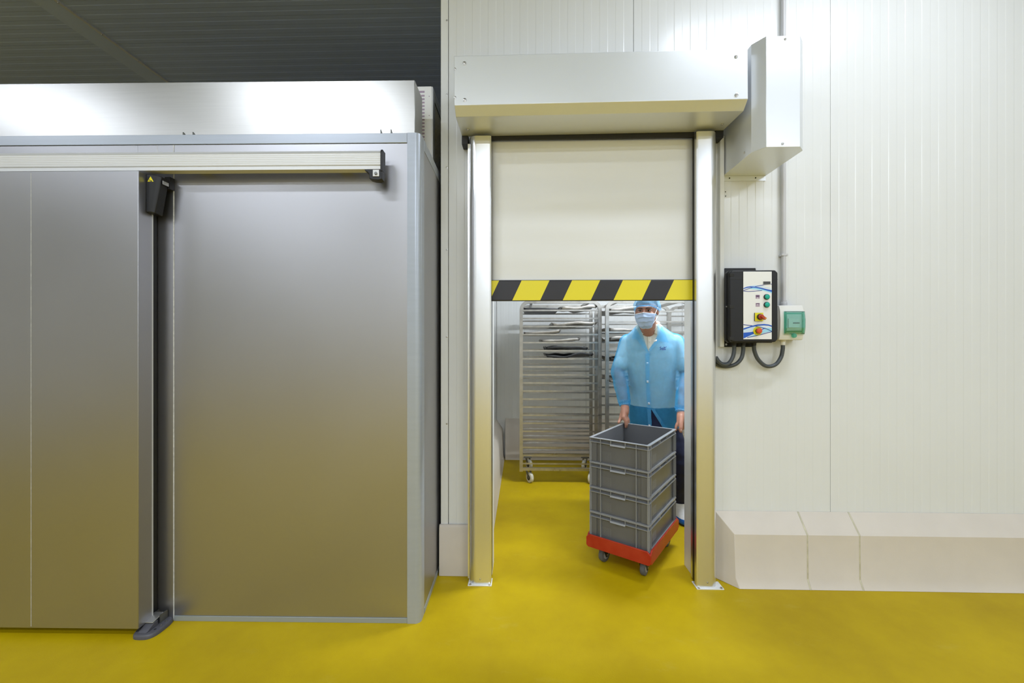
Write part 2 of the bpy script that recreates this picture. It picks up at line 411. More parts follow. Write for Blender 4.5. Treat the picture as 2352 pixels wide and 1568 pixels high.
# reveal lining of the door opening
t2 = MB().box(OX0 - 0.004, OX0, WY0 + 0.0, WY1 + 0.004, 0, OZ).box(OX1, OX1 + 0.004, WY0, WY1 + 0.004, 0, OZ).box(OX0, OX1, WY0, WY1 + 0.004, OZ - 0.004, OZ).build('trim_2', 'trim_white')
tag(t2, 'pale metal lining inside the roller door opening', 'trim', kind='structure')

# ---- cold room behind the wall
CX0, CX1, CY1, CZ = -0.345, 3.3, 5.20, 3.0
cl = MB().box(-0.5104, CX0, WY1 + 0.001, CY1 + 0.14, 0, CEIL + 0.05).build('wall_left', 'panel_white')
tag(cl, 'white ribbed side wall of the cold room seen through the doorway', 'wall', kind='structure')
def inner_wall_x(x, y0, y1):
    pts = [(x + d, y) for (y, d) in rib_line(y0, y1)]
    return pts
for (a, b) in [(2.74, 3.90), (3.905, 5.11), (5.115, 5.199)]:
    pts = inner_wall_x(CX0 + 0.012, a, b) + [(CX0 + 0.0002, b), (CX0 + 0.0002, a)]
    MB().pz(pts, 0.3, CZ).build('wall_panel', 'panel_white', cl)
cb = MB().box(CX0, CX1, CY1, CY1 + 0.14, 0, CZ).build('wall_back', 'panel_white')
tag(cb, 'white ribbed rear wall of the cold room behind the racks', 'wall', kind='structure')
for (a, b) in [(CX0 + 0.02, 0.80), (0.805, 2.0), (2.005, 3.2)]:
    pts = [(x, CY1 - 0.012 - d) for (x, d) in rib_line(a, b)] + [(b, CY1 - 0.0002), (a, CY1 - 0.0002)]
    MB().pz(pts, 0.3, CZ).build('wall_panel', 'panel_white', cb)
cr_ = MB().box(CX1, CX1 + 0.14, WY1 + 0.001, CY1 + 0.14, 0, CZ).build('wall_right', 'panel_white')
tag(cr_, 'white right wall of the cold room', 'wall', kind='structure')
cc = MB().box(CX0, CX1, WY1 + 0.001, CY1, CZ, CZ + 0.12).build('ceiling', 'panel_white')
tag(cc, 'white cold room ceiling above the racks', 'ceiling', kind='structure')

# ---- far hall walls
for (nm, b, lb) in [('wall_back', (XL, XR, YF, YF + 0.1), 'far grey end wall of the hall behind the cabin'), ('wall_left', (XL - 0.1, XL, YN, YF), 'left side wall of the hall'),
                    ('wall_right', (XR, XR + 0.1, YN, WY1), 'right side wall of the hall'), ('wall_rear', (XL, XR, YN - 0.1, YN), 'rear wall of the hall behind the viewer')]:
    o = MB().box(b[0], b[1], b[2], b[3], 0, CEIL + 0.12).build(nm, 'panel_white'); tag(o, lb, 'wall', kind='structure')
for (lx, ly, lp) in HALL_LAMPS:
    g = root('ceiling_light', (lx, ly, CEIL), 0, 'long white ceiling light above the hall', 'lamp', 'hall ceiling lights')
    MB().px([(ly - 0.10, 4.19), (ly - 0.085, 4.175), (ly + 0.085, 4.175), (ly + 0.10, 4.19), (ly + 0.06, 4.26), (ly - 0.06, 4.26)], lx - 0.78, lx + 0.78).build('housing', 'lamp_body', g)
    for sx in (-0.5, 0.5): MB().cyl((lx + sx, ly, 4.255), (lx + sx, ly, CEIL - 0.003), 0.006, n=8).build('hanger', 'screw_steel', g)
g = root('ceiling_light', (1.45, 3.05, CZ), 0, 'long white ceiling light inside the cold room', 'lamp')
MB().px([(2.97, 2.95), (2.98, 2.936), (3.12, 2.936), (3.13, 2.95), (3.13, CZ), (2.97, CZ)], 0.67, 2.23).build('housing', 'lamp_body', g)

o = MB().px([(YN + .002, 0), (YN + 0.12, 0), (YN + 0.09, 0.05), (YN + 0.088, 0.31), (YN + .002, 0.42)], XL + .01, XR - .01).build('baseboard_rear', 'plinth'); tag(o, 'cream plinth along the rear wall of the hall', 'plinth', kind='structure')
# ---- hygiene plinths
def plinth(name, label, parts):
    o = None
    for (nm, mb, mt, bev) in parts:
        x = mb.build(nm, mt, o, bevel=bev)
        if o is None: o = tag(x, label, 'plinth', kind='structure')
    return o
PR = [(WY0 - 0.0016, 0), (2.462, 0), (2.488, 0.050), (2.490, 0.312), (WY0 - 0.0016, 0.42)]
def plinth_piece(x0, x1):
    return MB().px(PR, x0, x1)
# mitred left end of the right plinth, then two short lengths and the long one
e0 = MB()
A = [(1.289, 2.462, 0), (1.277, 2.488, 0.05), (1.272, 2.490, 0.312), (1.246, WY0 - .0016, 0.42), (1.195, WY0 - .0016, 0.0)]
Bq = [(1.700, p[0], p[1]) for p in PR[1:]] + [(1.700, PR[0][0], 0)]
E0 = [(1.289, 2.462, 0), (1.279, 2.488, 0.05), (1.272, 2.490, 0.312), (1.195, WY0 - .0016, 0.42), (1.195, WY0 - .0016, 0.0)]
n5 = 5
e0.add(E0 + Bq, [tuple(range(5)), tuple(range(9, 4, -1))] + [(i, (i + 1) % 5, 5 + (i + 1) % 5, 5 + i) for i in range(5)])
rp = e0.build('baseboard_right', 'plinth', bevel=0.003)
tag(rp, 'chunky cream plinth with sloped top along the right wall', 'plinth', kind='structure')
plinth_piece(1.708, 2.006).build('plinth_block', 'plinth', rp, bevel=0.003)
plinth_piece(2.014, 4.2).build('plinth_block', 'plinth', rp, bevel=0.003)
for x in (1.704, 2.010):
    MB().px([(WY0 - .002, 0), (2.464, 0), (2.4895, 0.050), (2.4915, 0.3115), (WY0 - .002, 0.4185)], x - 0.0042, x + 0.0042).build('joint_filler', 'plinth_joint', rp)
lp = MB().px([(WY0 - 0.0035, 0), (2.553, 0), (2.556, 0.035), (2.5565, 0.30), (2.566, 0.316), (WY0 - 0.0035, 0.318)], -0.5235, -0.335).build('baseboard_left', 'plinth', bevel=0.002)
tag(lp, 'narrow cream plinth left of the roller door beside the grey cabin', 'plinth', kind='structure')
ip = MB().py([(CX0 + .002, 0), (-0.222, 0), (-0.238, 0.05), (-0.252, 0.37), (CX0 + .002, 0.51)], 2.735, 5.199).build('baseboard_left', 'plinth', bevel=0.003)
tag(ip, 'cream plinth along the left wall inside the cold room', 'plinth', kind='structure')
bp_ = MB().px([(CY1 - .002, 0), (5.075, 0), (5.09, 0.05), (5.10, 0.37), (CY1 - .002, 0.51)], -0.215, 3.29).build('baseboard_back', 'plinth', bevel=0.003)
tag(bp_, 'cream plinth along the rear wall inside the cold room', 'plinth', kind='structure')

# ================================================================== ROLLER DOOR
HR = R(0.42)
rd = root('door_1', (0.43, WY0, 0), 0, 'white fast roller door with black and yellow striped bottom edge, half open', 'roller door', kind='structure')
def tilt(o, c):
    """tiny rotation in the wall plane, as the housing hangs slightly out of level"""
    M = Matrix.Translation(c) @ Matrix.Rotation(-HR, 4, 'Y') @ Matrix.Translation(-Vector(c))
    o.data.transform(wm(rd).inverted() @ M @ wm(rd))
HX0, HX1 = -0.373, 1.211
HC = Vector((0.42, 2.3, 2.85))
hp = [(2.23, 2.767), (2.23, 3.036), (2.245, 3.046), (2.575, 3.046), (2.575, 2.86), (2.515, 2.86), (2.515, 2.7375), (2.275, 2.727)]
ho = MB().px(hp, HX0, HX1).build('roller_housing', 'housing_white', rd, bevel=0.002); tilt(ho, HC)
for (x, z, r) in [(-0.316, 2.995, 0.0075), (-0.316, 2.795, 0.0075), (1.15, 2.997, 0.0075), (1.15, 2.79, 0.0075), (-0.368, 2.965, 0.005), (-0.368, 2.81, 0.005)]:
    s_ = screw('screw', (x, 2.2295, z), (0, -1, 0), r, ho); tilt(s_, HC)
for x in (-0.325, 1.165):
    s_ = screw('screw', (x, 2.42, 2.7325), (0, 0, -1), 0.0075, ho); tilt(s_, HC)
# black bar standing in for the shade in the gap between housing and curtain
MB().box(-0.205, 1.045, 2.516, 2.533, 2.712, 2.86).build('slot_shade_bar', 'black_soft', rd)
MB().pz([(-0.372, 2.50), (-0.335, 2.50), (-0.335, 2.574), (-0.372, 2.574)], 2.68, 2.745).build('end_bracket', 'black_soft', rd)
MB().box(1.165, 1.212, 2.50, 2.574, 2.70, 2.745).build('end_bracket', 'black_soft', rd)
# drive cover
MX0, MX1 = 1.246, 1.51
mp_ = [(MX0, 2.574), (MX0, 2.262), (1.29, 2.20), (1.467, 2.20), (MX1, 2.245), (MX1, 2.574)]
mo = MB().pz(mp_, 2.498, 3.086).build('drive_cover', 'housing_white', rd, bevel=0.0015)
for (x, z) in [(1.39, 3.07), (1.375, 2.515)]: screw('screw', (x, 2.1995, z), (0, -1, 0), 0.005, mo)
screw('screw', (MX0 - .0003, 2.33, 2.53), (-1, 0, 0), 0.005, mo)
bk = MB().box(1.243, 1.507, 2.5755, WY0 - 0.0018, 2.466, 2.52).build('cover_flange', 'housing_white', mo)
for x in (1.285, 1.445): MB().cyl((x, 2.5754, 2.484), (x, 2.5735, 2.484), 0.004, n=10).build('rivet', 'hole_dark', mo)
# guide posts: rounded front cover, brush slot, aluminium guide
def post(side):
    """side=-1 left, +1 right; outer edge rounded"""
    if side < 0: xi, xo = -0.189, -0.323
    else: xi, xo = 1.038, 1.1655
    sg = 1 if xo > xi else -1; w = abs(xo - xi)
    pts = [(xi, 2.497), (xi, 2.470), (xi + sg * 0.008, 2.4655)]
    for k in range(9):
        a = PI / 2 * k / 8
        pts.append((xo - sg * 0.045 * (1 - math.sin(a)), 2.464 + 0.045 * (1 - math.cos(a))))
    pts += [(xo, 2.5765), (xo - sg * 0.012, 2.5765), (xo - sg * 0.012, 2.497)]
    top = 2.712 if side < 0 else 2.722
    p = MB().pz(pts, 0.006, top).build('guide_post', 'post_alu', rd, smooth=True, angle=25)
    a, b = sorted((xi + sg * 0.001, xi + sg * 0.09))
    MB().box(a, b, 2.4975, 2.5285, 0.02, top - 0.01).build('brush_seal', 'seal_black', p)
    g0, g1 = (xi - 0.0005, xi - 0.095) if side < 0 else (xi + 0.010, xi + 0.095)
    g0, g1 = sorted((g0, g1))
    MB().box(g0, g1, 2.554, 2.5775, 0.012, top).build('guide_rail', 'post_alu', p, bevel=0.001)
    # base plate with two bolts
    x0, x1 = sorted((xi - sg * 0.002, xo + sg * (0.004 if side < 0 else 0.026)))
    bpl = MB().box(x0 - 0.002, x1 + 0.002, 2.452, 2.53, 0.0, 0.006).build('base_plate', 'trim_white', p, bevel=0.001)
    for x in (x0 + 0.012, x1 - 0.012):
        MB().rev((x, 2.4595, 0.006), (0, 0, 1), [(0, 0.0085), (0.0015, 0.0085), (0.0018, 0.006), (0.006, 0.006)], 6).build('bolt', 'screw_steel', bpl)
    screw('screw', ((xi + xo) / 2, 2.4638, 0.035), (0, -1, 0), 0.004, p)
    return p
pL = post(-1); pR = post(1)
MB().box(-0.3345, -0.3235, 2.50, 2.5765, 0.02, 2.68).build('side_flange', 'post_alu', pL)
# inner reveal profile behind the right post
MB().box(1.047, 1.0655, 2.5302, 2.5535, 0.01, 2.70).build('reveal_profile', 'post_alu', pR, bevel=0.001)
# curtain: slack horizontal ripples
P = []
CXA, CXB = -0.212, 1.052
for i in range(90):
    z = 1.83 + (2.715 - 1.83) * i / 89.0
    row = []
    for j in range(25):
        x = CXA + (CXB - CXA) * j / 24.0
        am = 0.0016 * (0.4 + 0.6 * math.sin(PI * j / 24.0))
        y = 2.541 + am * (math.sin(z * 31 + 0.7 * math.sin(x * 3)) + 0.6 * math.sin(z * 17.3 + 1.1))
        row.append((x, y, z))
    P.append(row)
MB().grid(P).build('curtain', 'curtain_white', rd, smooth=True, thick=0.0016)
bb = MB().px([(2.533, 1.721), (2.530, 1.727), (2.530, 1.842), (2.533, 1.850), (2.550, 1.850), (2.553, 1.842), (2.553, 1.727), (2.550, 1.721)], CXA, CXB).build('bottom_bar', 'stripe_black', rd)
SL = 0.47; ZB, ZT = 1.7215, 1.8495
def stripe(xb, w):
    """leaning yellow field on the front of the bar; xb = lower left corner"""
    zs = [ZB + 0.003, ZT - 0.003]; pts = []
    poly = [(xb, zs[0]), (xb + w, zs[0]), (xb + w + SL * (zs[1] - zs[0]), zs[1]), (xb + SL * (zs[1] - zs[0]), zs[1])]
    # clip to bar ends
    def clip(pl, lim, keep):
        out = []
        for (a, b) in zip(pl, pl[1:] + pl[:1]):
            ka, kb = keep(a[0]), keep(b[0])
            if ka: out.append(a)
            if ka != kb:
                t = (lim - a[0]) / (b[0] - a[0]); out.append((lim, a[1] + t * (b[1] - a[1])))
        return out
    poly = clip(poly, CXA + .002, lambda x: x >= CXA + .002); poly = clip(poly, CXB - .002, lambda x: x <= CXB - .002)
    return MB().py(poly, 2.5292, 2.5301)
for k in range(5):
    stripe(-0.0625 + 0.311 * (k - 1), 0.172).build('yellow_stripe', 'stripe_yellow', bb)
# white cable trunking right of the post
tr = MB().box(1.215, 1.240, 2.548, WY0 - 0.0016, 1.437, 2.735).build('cable_trunking', 'curtain_white', bevel=0.0015)
tag(tr, 'narrow cream cable trunking strip beside the right door post', 'trunking')
for k, (x, z) in enumerate([(1.262, 2.40), (1.263, 2.374)]):
    MB().cyl((x, WY0 - 0.0012, z), (x, WY0 - 0.0026, z), 0.0032, n=10).build('drill_hole', 'hole_dark', wf)
# ================================================================== GREY COLD CABIN (left)
CB = root('cold_cabin', (-0.530, 2.125, 0), R(0.62), 'large grey metal cold cabin with a sliding door on its front', 'cold room')
H = 2.557
def cp(mb, name, m, parent=CB, **k): return mb.build(name, m, parent, local=True, **k)
cp(MB().box(-1.3045, -0.071, 0.0, 0.08, 0.027, 2.5055), 'front_panel', 'cabin_grey', bevel=0.001)
cp(MB().box(-1.50, -1.3095, 0.0, 0.08, 0.0, 2.5055), 'jamb_panel', 'cabin_grey', bevel=0.001)
cp(MB().box(-3.75, -1.5005, 0.0, 0.08, 2.30, 2.5055), 'header_panel', 'cabin_grey', bevel=0.001)
cp(MB().box(-3.75, -2.55, 0.0, 0.08, 0.0, 2.2995), 'front_panel', 'cabin_grey', bevel=0.001)
cp(MB().box(-1.3094, -1.3046, -0.0012, 0.03, 0.0, 2.505), 'sealant_joint', 'sealant')
cp(MB().box(-1.3955, -1.3938, -0.0004, 0.02, 2.43, 2.505), 'sealant_joint', 'sealant')
cp(MB().box(-3.75, -0.0715, -0.005, 0.09, 2.5065, H), 'top_rail', 'cabin_frame', bevel=0.0015)
cp(MB().box(-1.3035, -0.0715, -0.004, 0.02, 0.0, 0.0262), 'base_strip', 'cabin_base', bevel=0.001)
# rounded corner post
pts = [(-0.0705, 0.075), (-0.0705, -0.006), (-0.030, -0.006)]
for k in range(9):
    a = PI / 2 * k / 8; pts.append((-0.030 + 0.030 * math.sin(a), -0.006 + 0.030 * (1 - math.cos(a))))
pts += [(0.0, 0.075)]
cp(MB().pz(pts, 0.0, H + 0.001), 'corner_post', 'cabin_frame', smooth=True, angle=30)
DEP = 2.1
cp(MB().box(-0.08, -0.001, 0.0765, DEP, 0.03, 2.499), 'side_panel', 'cabin_grey', bevel=0.001)
cp(MB().box(-0.08, 0.001, 0.0765, DEP, 2.4995, H), 'side_top_rail', 'cabin_frame', bevel=0.001)
cp(MB().box(-0.02, 0.002, 0.0765, DEP, 0.0, 0.0295), 'side_base_strip', 'cabin_base', bevel=0.001)
cp(MB().box(-3.75, -0.081, 0.091, DEP, 2.46, 2.545), 'roof_panel', 'cabin_grey')
cp(MB().box(-3.75, -0.081, DEP - 0.08, DEP, 0.0, 2.4595), 'rear_panel', 'cabin_grey')
cp(MB().box(-3.75, -3.67, 0.081, DEP - 0.081, 0.0, 2.4595), 'end_panel', 'cabin_grey')
# sliding door leaf with edge profile and rubber seal
sd = cp(MB().box(-2.62, -1.3800, -0.125, -0.045, 0.042, 2.318), 'sliding_door', 'cabin_grey', bevel=0.0015)
def dp(mb, name, m, **k): return mb.build(name, m, sd, local=True, **k)
dp(MB().box(-1.3798, -1.3780, -0.1235, -0.048, 0.044, 2.316), 'edge_profile', 'cabin_grey')
dp(MB().box(-1.3799, -1.3750, -0.0495, -0.0462, 0.044, 2.30), 'edge_bead', 'rail_alu')
dp(MB().box(-1.9217, -1.9200, -0.1257, -0.124, 0.05, 2.31), 'leaf_seam', 'sealant')
dp(MB().box(-1.46, -1.3930, -0.0448, -0.0015, 0.045, 2.30), 'rubber_seal', 'seal_black', bevel=0.004)
# aluminium track with ribs, end cap and stop
rp_ = [(-0.0935, 2.332), (-0.0935, 2.341), (-0.089, 2.343), (-0.089, 2.352), (-0.094, 2.354), (-0.094, 2.357)]
for k in range(6):
    z = 2.357 + 0.009 * k
    rp_ += [(-0.0945, z + 0.001), (-0.0945, z + 0.007), (-0.0938, z + 0.008), (-0.0938, z + 0.009)]
rp_ += [(-0.0945, 2.413), (-0.090, 2.418), (-0.084, 2.428), (-0.05, 2.428), (-0.05, 2.332)]
rl = cp(MB().px(rp_, -2.9, -0.181), 'door_track', 'rail_alu')
def rpx(mb, name, m, par=None, **k): return mb.build(name, m, par or rl, local=True, **k)
for u in (-0.4, -1.15, -2.2): rpx(MB().box(u - 0.03, u + 0.03, -0.0498, -0.0002, 2.36, 2.41), 'wall_bracket', 'rail_alu')
rpx(MB().px([(-0.098, 2.322), (-0.098, 2.418), (-0.088, 2.432), (-0.048, 2.432), (-0.048, 2.328)], -0.1805, -0.171), 'end_cap', 'black_plastic', bevel=0.001)
st = rpx(MB().py([(-0.262, 2.3315), (-0.172, 2.3315), (-0.174, 2.283), (-0.190, 2.278), (-0.215, 2.279), (-0.238, 2.286), (-0.238, 2.308), (-0.245, 2.318), (-0.258, 2.324)], -0.093, -0.052), 'end_stop', 'black_plastic', bevel=0.002)
rpx(MB().box(-0.219, -0.187, -0.0965, -0.0932, 2.295, 2.328), 'stop_clip', 'rail_alu', st, bevel=0.001)
rpx(MB().rev((-0.203, -0.0965, 2.309), (0, -1, 0), [(0, 0.008), (0.003, 0.008), (0.0035, 0.005), (0.006, 0.005)], 12), 'screw', 'fork_steel', st)
# tapered black roller cover on the leaf edge, with warning triangle
V = Vector
cov = MB().add([(-1.3775, -0.085, 2.318), (-1.326, -0.085, 2.312), (-1.306, -0.072, 2.308), (-1.306, -0.030, 2.306), (-1.3775, -0.030, 2.318),
                (-1.3775, -0.085, 2.125), (-1.354, -0.085, 2.125), (-1.340, -0.074, 2.122), (-1.340, -0.030, 2.118), (-1.3775, -0.030, 2.122)],
               [(0, 1, 2, 3, 4), (9, 8, 7, 6, 5), (0, 5, 6, 1), (1, 6, 7, 2), (2, 7, 8, 3), (3, 8, 9, 4), (4, 9, 5, 0)])
co = dp(cov, 'roller_cover', 'black_plastic', bevel=0.003)
def cvp(mb, name, m, **k): return mb.build(name, m, co, local=True, **k)
cvp(MB().box(-1.3060, -1.3045, -0.069, -0.034, 2.272, 2.290), 'metal_plate', 'galvanised')
cvp(MB().box(-1.330, -1.302, -0.0295, -0.0015, 2.262, 2.325), 'rear_block', 'black_soft')
def tri(cx, cz, r, y0, y1):
    return MB().py([(cx + r * math.sin(2 * PI * k / 3), cz + r * math.cos(2 * PI * k / 3)) for k in range(3)], y0, y1)
cvp(tri(-1.3535, 2.288, 0.0215, -0.0854, -0.0851), 'sticker_border', 'black_soft')
cvp(tri(-1.3535, 2.288, 0.0178, -0.0858, -0.08541), 'warning_sticker', 'sign_yellow')
cvp(MB().py([(-1.3560 + 0.0 , 2.284), (-1.3525, 2.2855), (-1.3475, 2.285), (-1.3455, 2.282), (-1.3465, 2.2795), (-1.3525, 2.2795)], -0.0861, -0.08581), 'hand_symbol', 'black_soft')
for (a, b, c, d) in [(-1.3590, 2.2915, -1.3565, 2.2875), (-1.3610, 2.2875, -1.3560, 2.285), (-1.3620, 2.2835, -1.3565, 2.2825), (-1.3605, 2.280, -1.3565, 2.281)]:
    w = 0.0008
    cvp(MB().py([(a - w, b), (a + w, b + w), (c + w, d), (c - w, d - w)], -0.0861, -0.08581), 'finger_symbol', 'black_soft')

# floor guide shoe of the sliding door
fg = root('door_floor_guide', (-1.9, 2.03, 0), 0, 'dark grey floor guide with metal flap under the sliding door edge', 'door guide')
def ring(c, rx, ry, n, p=2.6, z=0): return [(c[0] + rx * math.copysign(abs(math.cos(t)) ** (2 / p), math.cos(t)), c[1] + ry * math.copysign(abs(math.sin(t)) ** (2 / p), math.sin(t)), z) for t in [2 * PI * k / n for k in range(n)]]
cg = (-1.885, 2.045)
m_ = MB().loft([ring(cg, 0.060, 0.078, 28, 3, 0), ring(cg, 0.060, 0.078, 28, 3, 0.013), ring(cg, 0.055, 0.073, 28, 3, 0.02), ring(cg, 0.048, 0.066, 28, 3, 0.021)])
m_.build('base_shoe', 'guide_grey', fg, smooth=True, angle=40)
MB().px([(1.985, 0.0212), (2.03, 0.046), (2.05, 0.046), (2.05, 0.0212)], -1.912, -1.867).build('ramp_block', 'guide_grey', fg, bevel=0.002)
MB().px([(2.022, 0.0465), (2.022, 0.050), (2.083, 0.064), (2.083, 0.059)], -1.914, -1.868).build('metal_flap', 'galvanised', fg, bevel=0.0006)
for x in (-1.913, -1.866): MB().box(x - .002, x + .002, 2.06, 2.105, 0.0212, 0.062).build('side_cheek', 'fork_steel', fg)
for (x, y) in [(-1.850, 2.015), (-1.846, 2.045), (-1.846, 2.075), (-1.927, 2.0)]:
    MB().cyl((x, y, 0.0211), (x, y, 0.0218), 0.006, n=10).build('bolt_hole', 'screw_steel' if y > 2.03 else 'hole_dark', fg)

# ================================================================== ON THE CABIN ROOF
sc = root('steel_casing', (-1.9, 2.30, H), 0, 'long brushed stainless steel casing lying along the cabin roof', 'duct')
cas = MB()
cas.add([(-3.6, 2.245, 2.558), (-0.598, 2.258, 2.558), (-0.598, 2.43, 2.558), (-3.6, 2.417, 2.558), (-3.6, 2.245, 2.935), (-0.598, 2.258, 2.922), (-0.598, 2.43, 2.922), (-3.6, 2.417, 2.935)],
        [(0, 3, 2, 1), (4, 5, 6, 7), (0, 1, 5, 4), (1, 2, 6, 5), (2, 3, 7, 6), (3, 0, 4, 7)])
cas.build('casing_shell', 'stainless', sc, bevel=0.003)
for x in (-1.832, -1.778, -0.757, -0.702):
    MB().px([(2.160, 2.5575), (2.160, 2.598), (2.163, 2.600), (2.225, 2.566), (2.240, 2.5575)], x, x + 0.004).build('support_fin', 'fork_steel', sc)
ru = root('refrigeration_unit', (-0.9, 2.9, H), 0, 'white refrigeration unit with grey expanded mesh side on the cabin roof', 'cooling unit')
UX0, UX1, UY0, UY1, UZ0, UZ1 = -1.45, -0.562, 2.55, 3.5, 2.5582, 3.068
MB().box(UX0, UX1 - 0.008, UY0, UY0 + 0.02, UZ0, UZ1).build('front_panel', 'unit_white', ru, bevel=0.002)
MB().box(UX1 - 0.0078, UX1, UY0, UY0 + 0.02, UZ0, UZ1 - 0.003).build('corner_edge', 'rail_alu', ru)
MB().box(UX0, UX1, UY0 + 0.021, UY1, UZ1 - 0.02, UZ1).build('top_cover', 'mesh_grey', ru)
MB().box(UX0, UX0 + 0.02, UY0 + 0.021, UY1, UZ0, UZ1 - 0.021).build('side_panel', 'unit_white', ru)
MB().box(UX0 + 0.021, UX1 - 0.03, UY1 - 0.02, UY1, UZ0, UZ1 - 0.021).build('rear_panel', 'unit_white', ru)
fr = MB().box(UX1 - 0.012, UX1 - 0.001, UY0 + 0.021, UY0 + 0.065, UZ0, UZ1 - 0.021).box(UX1 - 0.012, UX1 - 0.001, UY1 - 0.05, UY1, UZ0, UZ1 - 0.021).box(UX1 - 0.012, UX1 - 0.001, UY0 + 0.065, UY1 - .05, UZ1 - 0.06, UZ1 - 0.021).box(UX1 - 0.012, UX1 - 0.001, UY0 + 0.065, UY1 - .05, UZ0, UZ0 + .03)
fr.build('side_frame', 'mesh_grey', ru)
# expanded metal: rows of slanted strands
mm = MB(); yy = UY0 + 0.066; rows = 0
while yy < UY1 - 0.06:
    zz = UZ0 + 0.031
    k = 0
    while zz < UZ1 - 0.075:
        d = 0.016; s_ = 1 if (k + rows) % 2 == 0 else -1
        mm.obox((UX1 - 0.006, yy, zz + d / 2), (0.0012, 0, 0), (0, 0.0022, 0), (0, s_ * 0.005, d / 2))
        zz += d; k += 1
    yy += 0.0105; rows += 1
mm.build('expanded_mesh', 'galvanised', ru, kind='stuff')
MB().box(UX1 - 0.10, UX1 - 0.06, UY0 + 0.1, UY1 - 0.1, UZ0, UZ1 - 0.05).build('cooling_fins', 'seal_black', ru)
sl = MB()
for k in range(22): sl.box(-0.635, -0.613, UY0 - 0.0004, UY0 + 0.003, 3.015 - 0.0215 * k - 0.011, 3.015 - 0.0215 * k)
sl.box(-0.66, -0.613, UY0 - 0.0004, UY0 + 0.003, 3.028, 3.040)
sl.build('vent_slots', 'icon_mauve', ru, kind='stuff')
for z in (3.005, 2.885): MB().cyl((-0.584, UY0 - 0.0006, z), (-0.584, UY0 + 0.001, z), 0.003, n=10).build('screw', 'icon_mauve', ru)

# ================================================================== CONTROL BOX
cbx = root('control_box', (1.36, WY0, 1.45), 0, 'black door control box with white printed front, green buttons and red stop button', 'control box')
FY = 2.44
def octo(x0, x1, z0, z1, c): return [(x0 + c, z0), (x1 - c, z0), (x1, z0 + c), (x1, z1 - c), (x1 - c, z1), (x0 + c, z1), (x0, z1 - c), (x0, z0 + c)]
bx = MB().py(octo(1.2408, 1.492, 1.472, 1.885, 0.014), 2.50, 2.5765).build('rear_body', 'black_plastic', cbx, bevel=0.002)
MB().py([(1.247, 1.436), (1.42, 1.436), (1.452, 1.468), (1.452, 1.50), (1.247, 1.50)], 2.571, 2.5775).build('mounting_plate', 'black_plastic', cbx, bevel=0.002)
MB().py([(1.247, 1.88), (1.45, 1.88), (1.443, 1.925), (1.255, 1.925), (1.247, 1.915)], 2.571, 2.5775).build('mounting_plate', 'black_plastic', cbx, bevel=0.002)
MB().py(octo(1.216, 1.502, 1.462, 1.893, 0.016), 2.478, 2.4995).build('lid_rim', 'black_plastic', cbx, bevel=0.002)
lid = MB().py(octo(1.2205, 1.4985, 1.467, 1.889, 0.015), FY, 2.4778).build('lid', 'black_plastic', cbx, bevel=0.006)
for z in (1.835, 1.538):
    MB().box(1.2225, 1.2955, FY - 0.0006, FY + 0.001, z - 0.001, z + 0.001).build('lid_seam', 'hole_dark', lid)
    MB().box(1.4625, 1.497, FY - 0.0006, FY + 0.001, z - 0.001, z + 0.001).build('lid_seam', 'hole_dark', lid)
for z in (1.862, 1.675, 1.487):
    MB().box(1.2195, 1.246, FY - 0.001, FY + 0.018, z - 0.011, z + 0.011).build('latch_recess', 'hole_dark', lid, bevel=0.003)
screw('screw', (1.2195, 2.4775, 1.678), (0, -1, 0), 0.0035, lid)
PX0, PX1, PZ0, PZ1 = 1.297, 1.461, 1.483, 1.880
pl = MB().box(PX0, PX1, FY - 0.003, FY - 0.0002, PZ0, PZ1).build('front_plate', 'label_white', cbx, bevel=0.0008)
def u2(x): return PX0 + (PX1 - PX0) * x
def v2(y): return PZ1 - (PZ1 - PZ0) * y
def band(up, lo, y, name, m, fu, fv):
    """flat printed band between two outlines of (x,y) crop points"""
    a = [(u2(fu(p[0])), v2(fv(p[1]))) for p in up]; b = [(u2(fu(p[0])), v2(fv(p[1]))) for p in lo]
    n = len(a); mb = MB()
    vs = [(p[0], y, p[1]) for p in a] + [(p[0], y, p[1]) for p in b] + [(p[0], y + 0.0003, p[1]) for p in a] + [(p[0], y + 0.0003, p[1]) for p in b]
    fs = [(i, i + 1, n + i + 1, n + i) for i in range(n - 1)]
    mb.add(vs[:2 * n], fs)
    return mb.build(name, m, pl)
def thin(pts, w): return [(x, y - w / 2) for x, y in pts], [(x, y + w / 2) for x, y in pts]
fu = lambda x: (x - 810) / 790.0; fv = lambda y: (y - 405) / 1869.0
Y0 = FY - 0.0032
band([(980, 805), (1130, 775), (1300, 800), (1450, 840), (1600, 875)], [(980, 812), (1130, 822), (1300, 830), (1450, 862), (1600, 897)], Y0, 'printed_wave', 'print_pale', fu, fv)
band([(900, 880), (1050, 845), (1200, 850), (1400, 905), (1600, 960)], [(900, 882), (1050, 890), (1200, 905), (1400, 945), (1600, 1003)], Y0 - .0001, 'printed_wave', 'print_sky', fu, fv)
a, b = thin([(810, 940), (950, 953), (1100, 947), (1330, 925)], 16); band(a, b, Y0 - .0002, 'printed_wave', 'print_navy', fu, fv)
a, b = thin([(810, 928), (1000, 860), (1200, 805), (1400, 770), (1600, 752)], 16); band(a, b, Y0 - .0002, 'printed_wave', 'print_navy', fu, fv)
band([(810, 863), (900, 825), (1000, 810), (1150, 823), (1300, 848), (1450, 888), (1600, 918)], [(810, 888), (900, 857), (1000, 842), (1150, 852), (1300, 884), (1450, 928), (1600, 968)], Y0 - .0003, 'printed_wave', 'print_blue', fu, fv)
fu = lambda x: (x - 610) / 608.0; fv = lambda y: (y + 707) / 1429.0
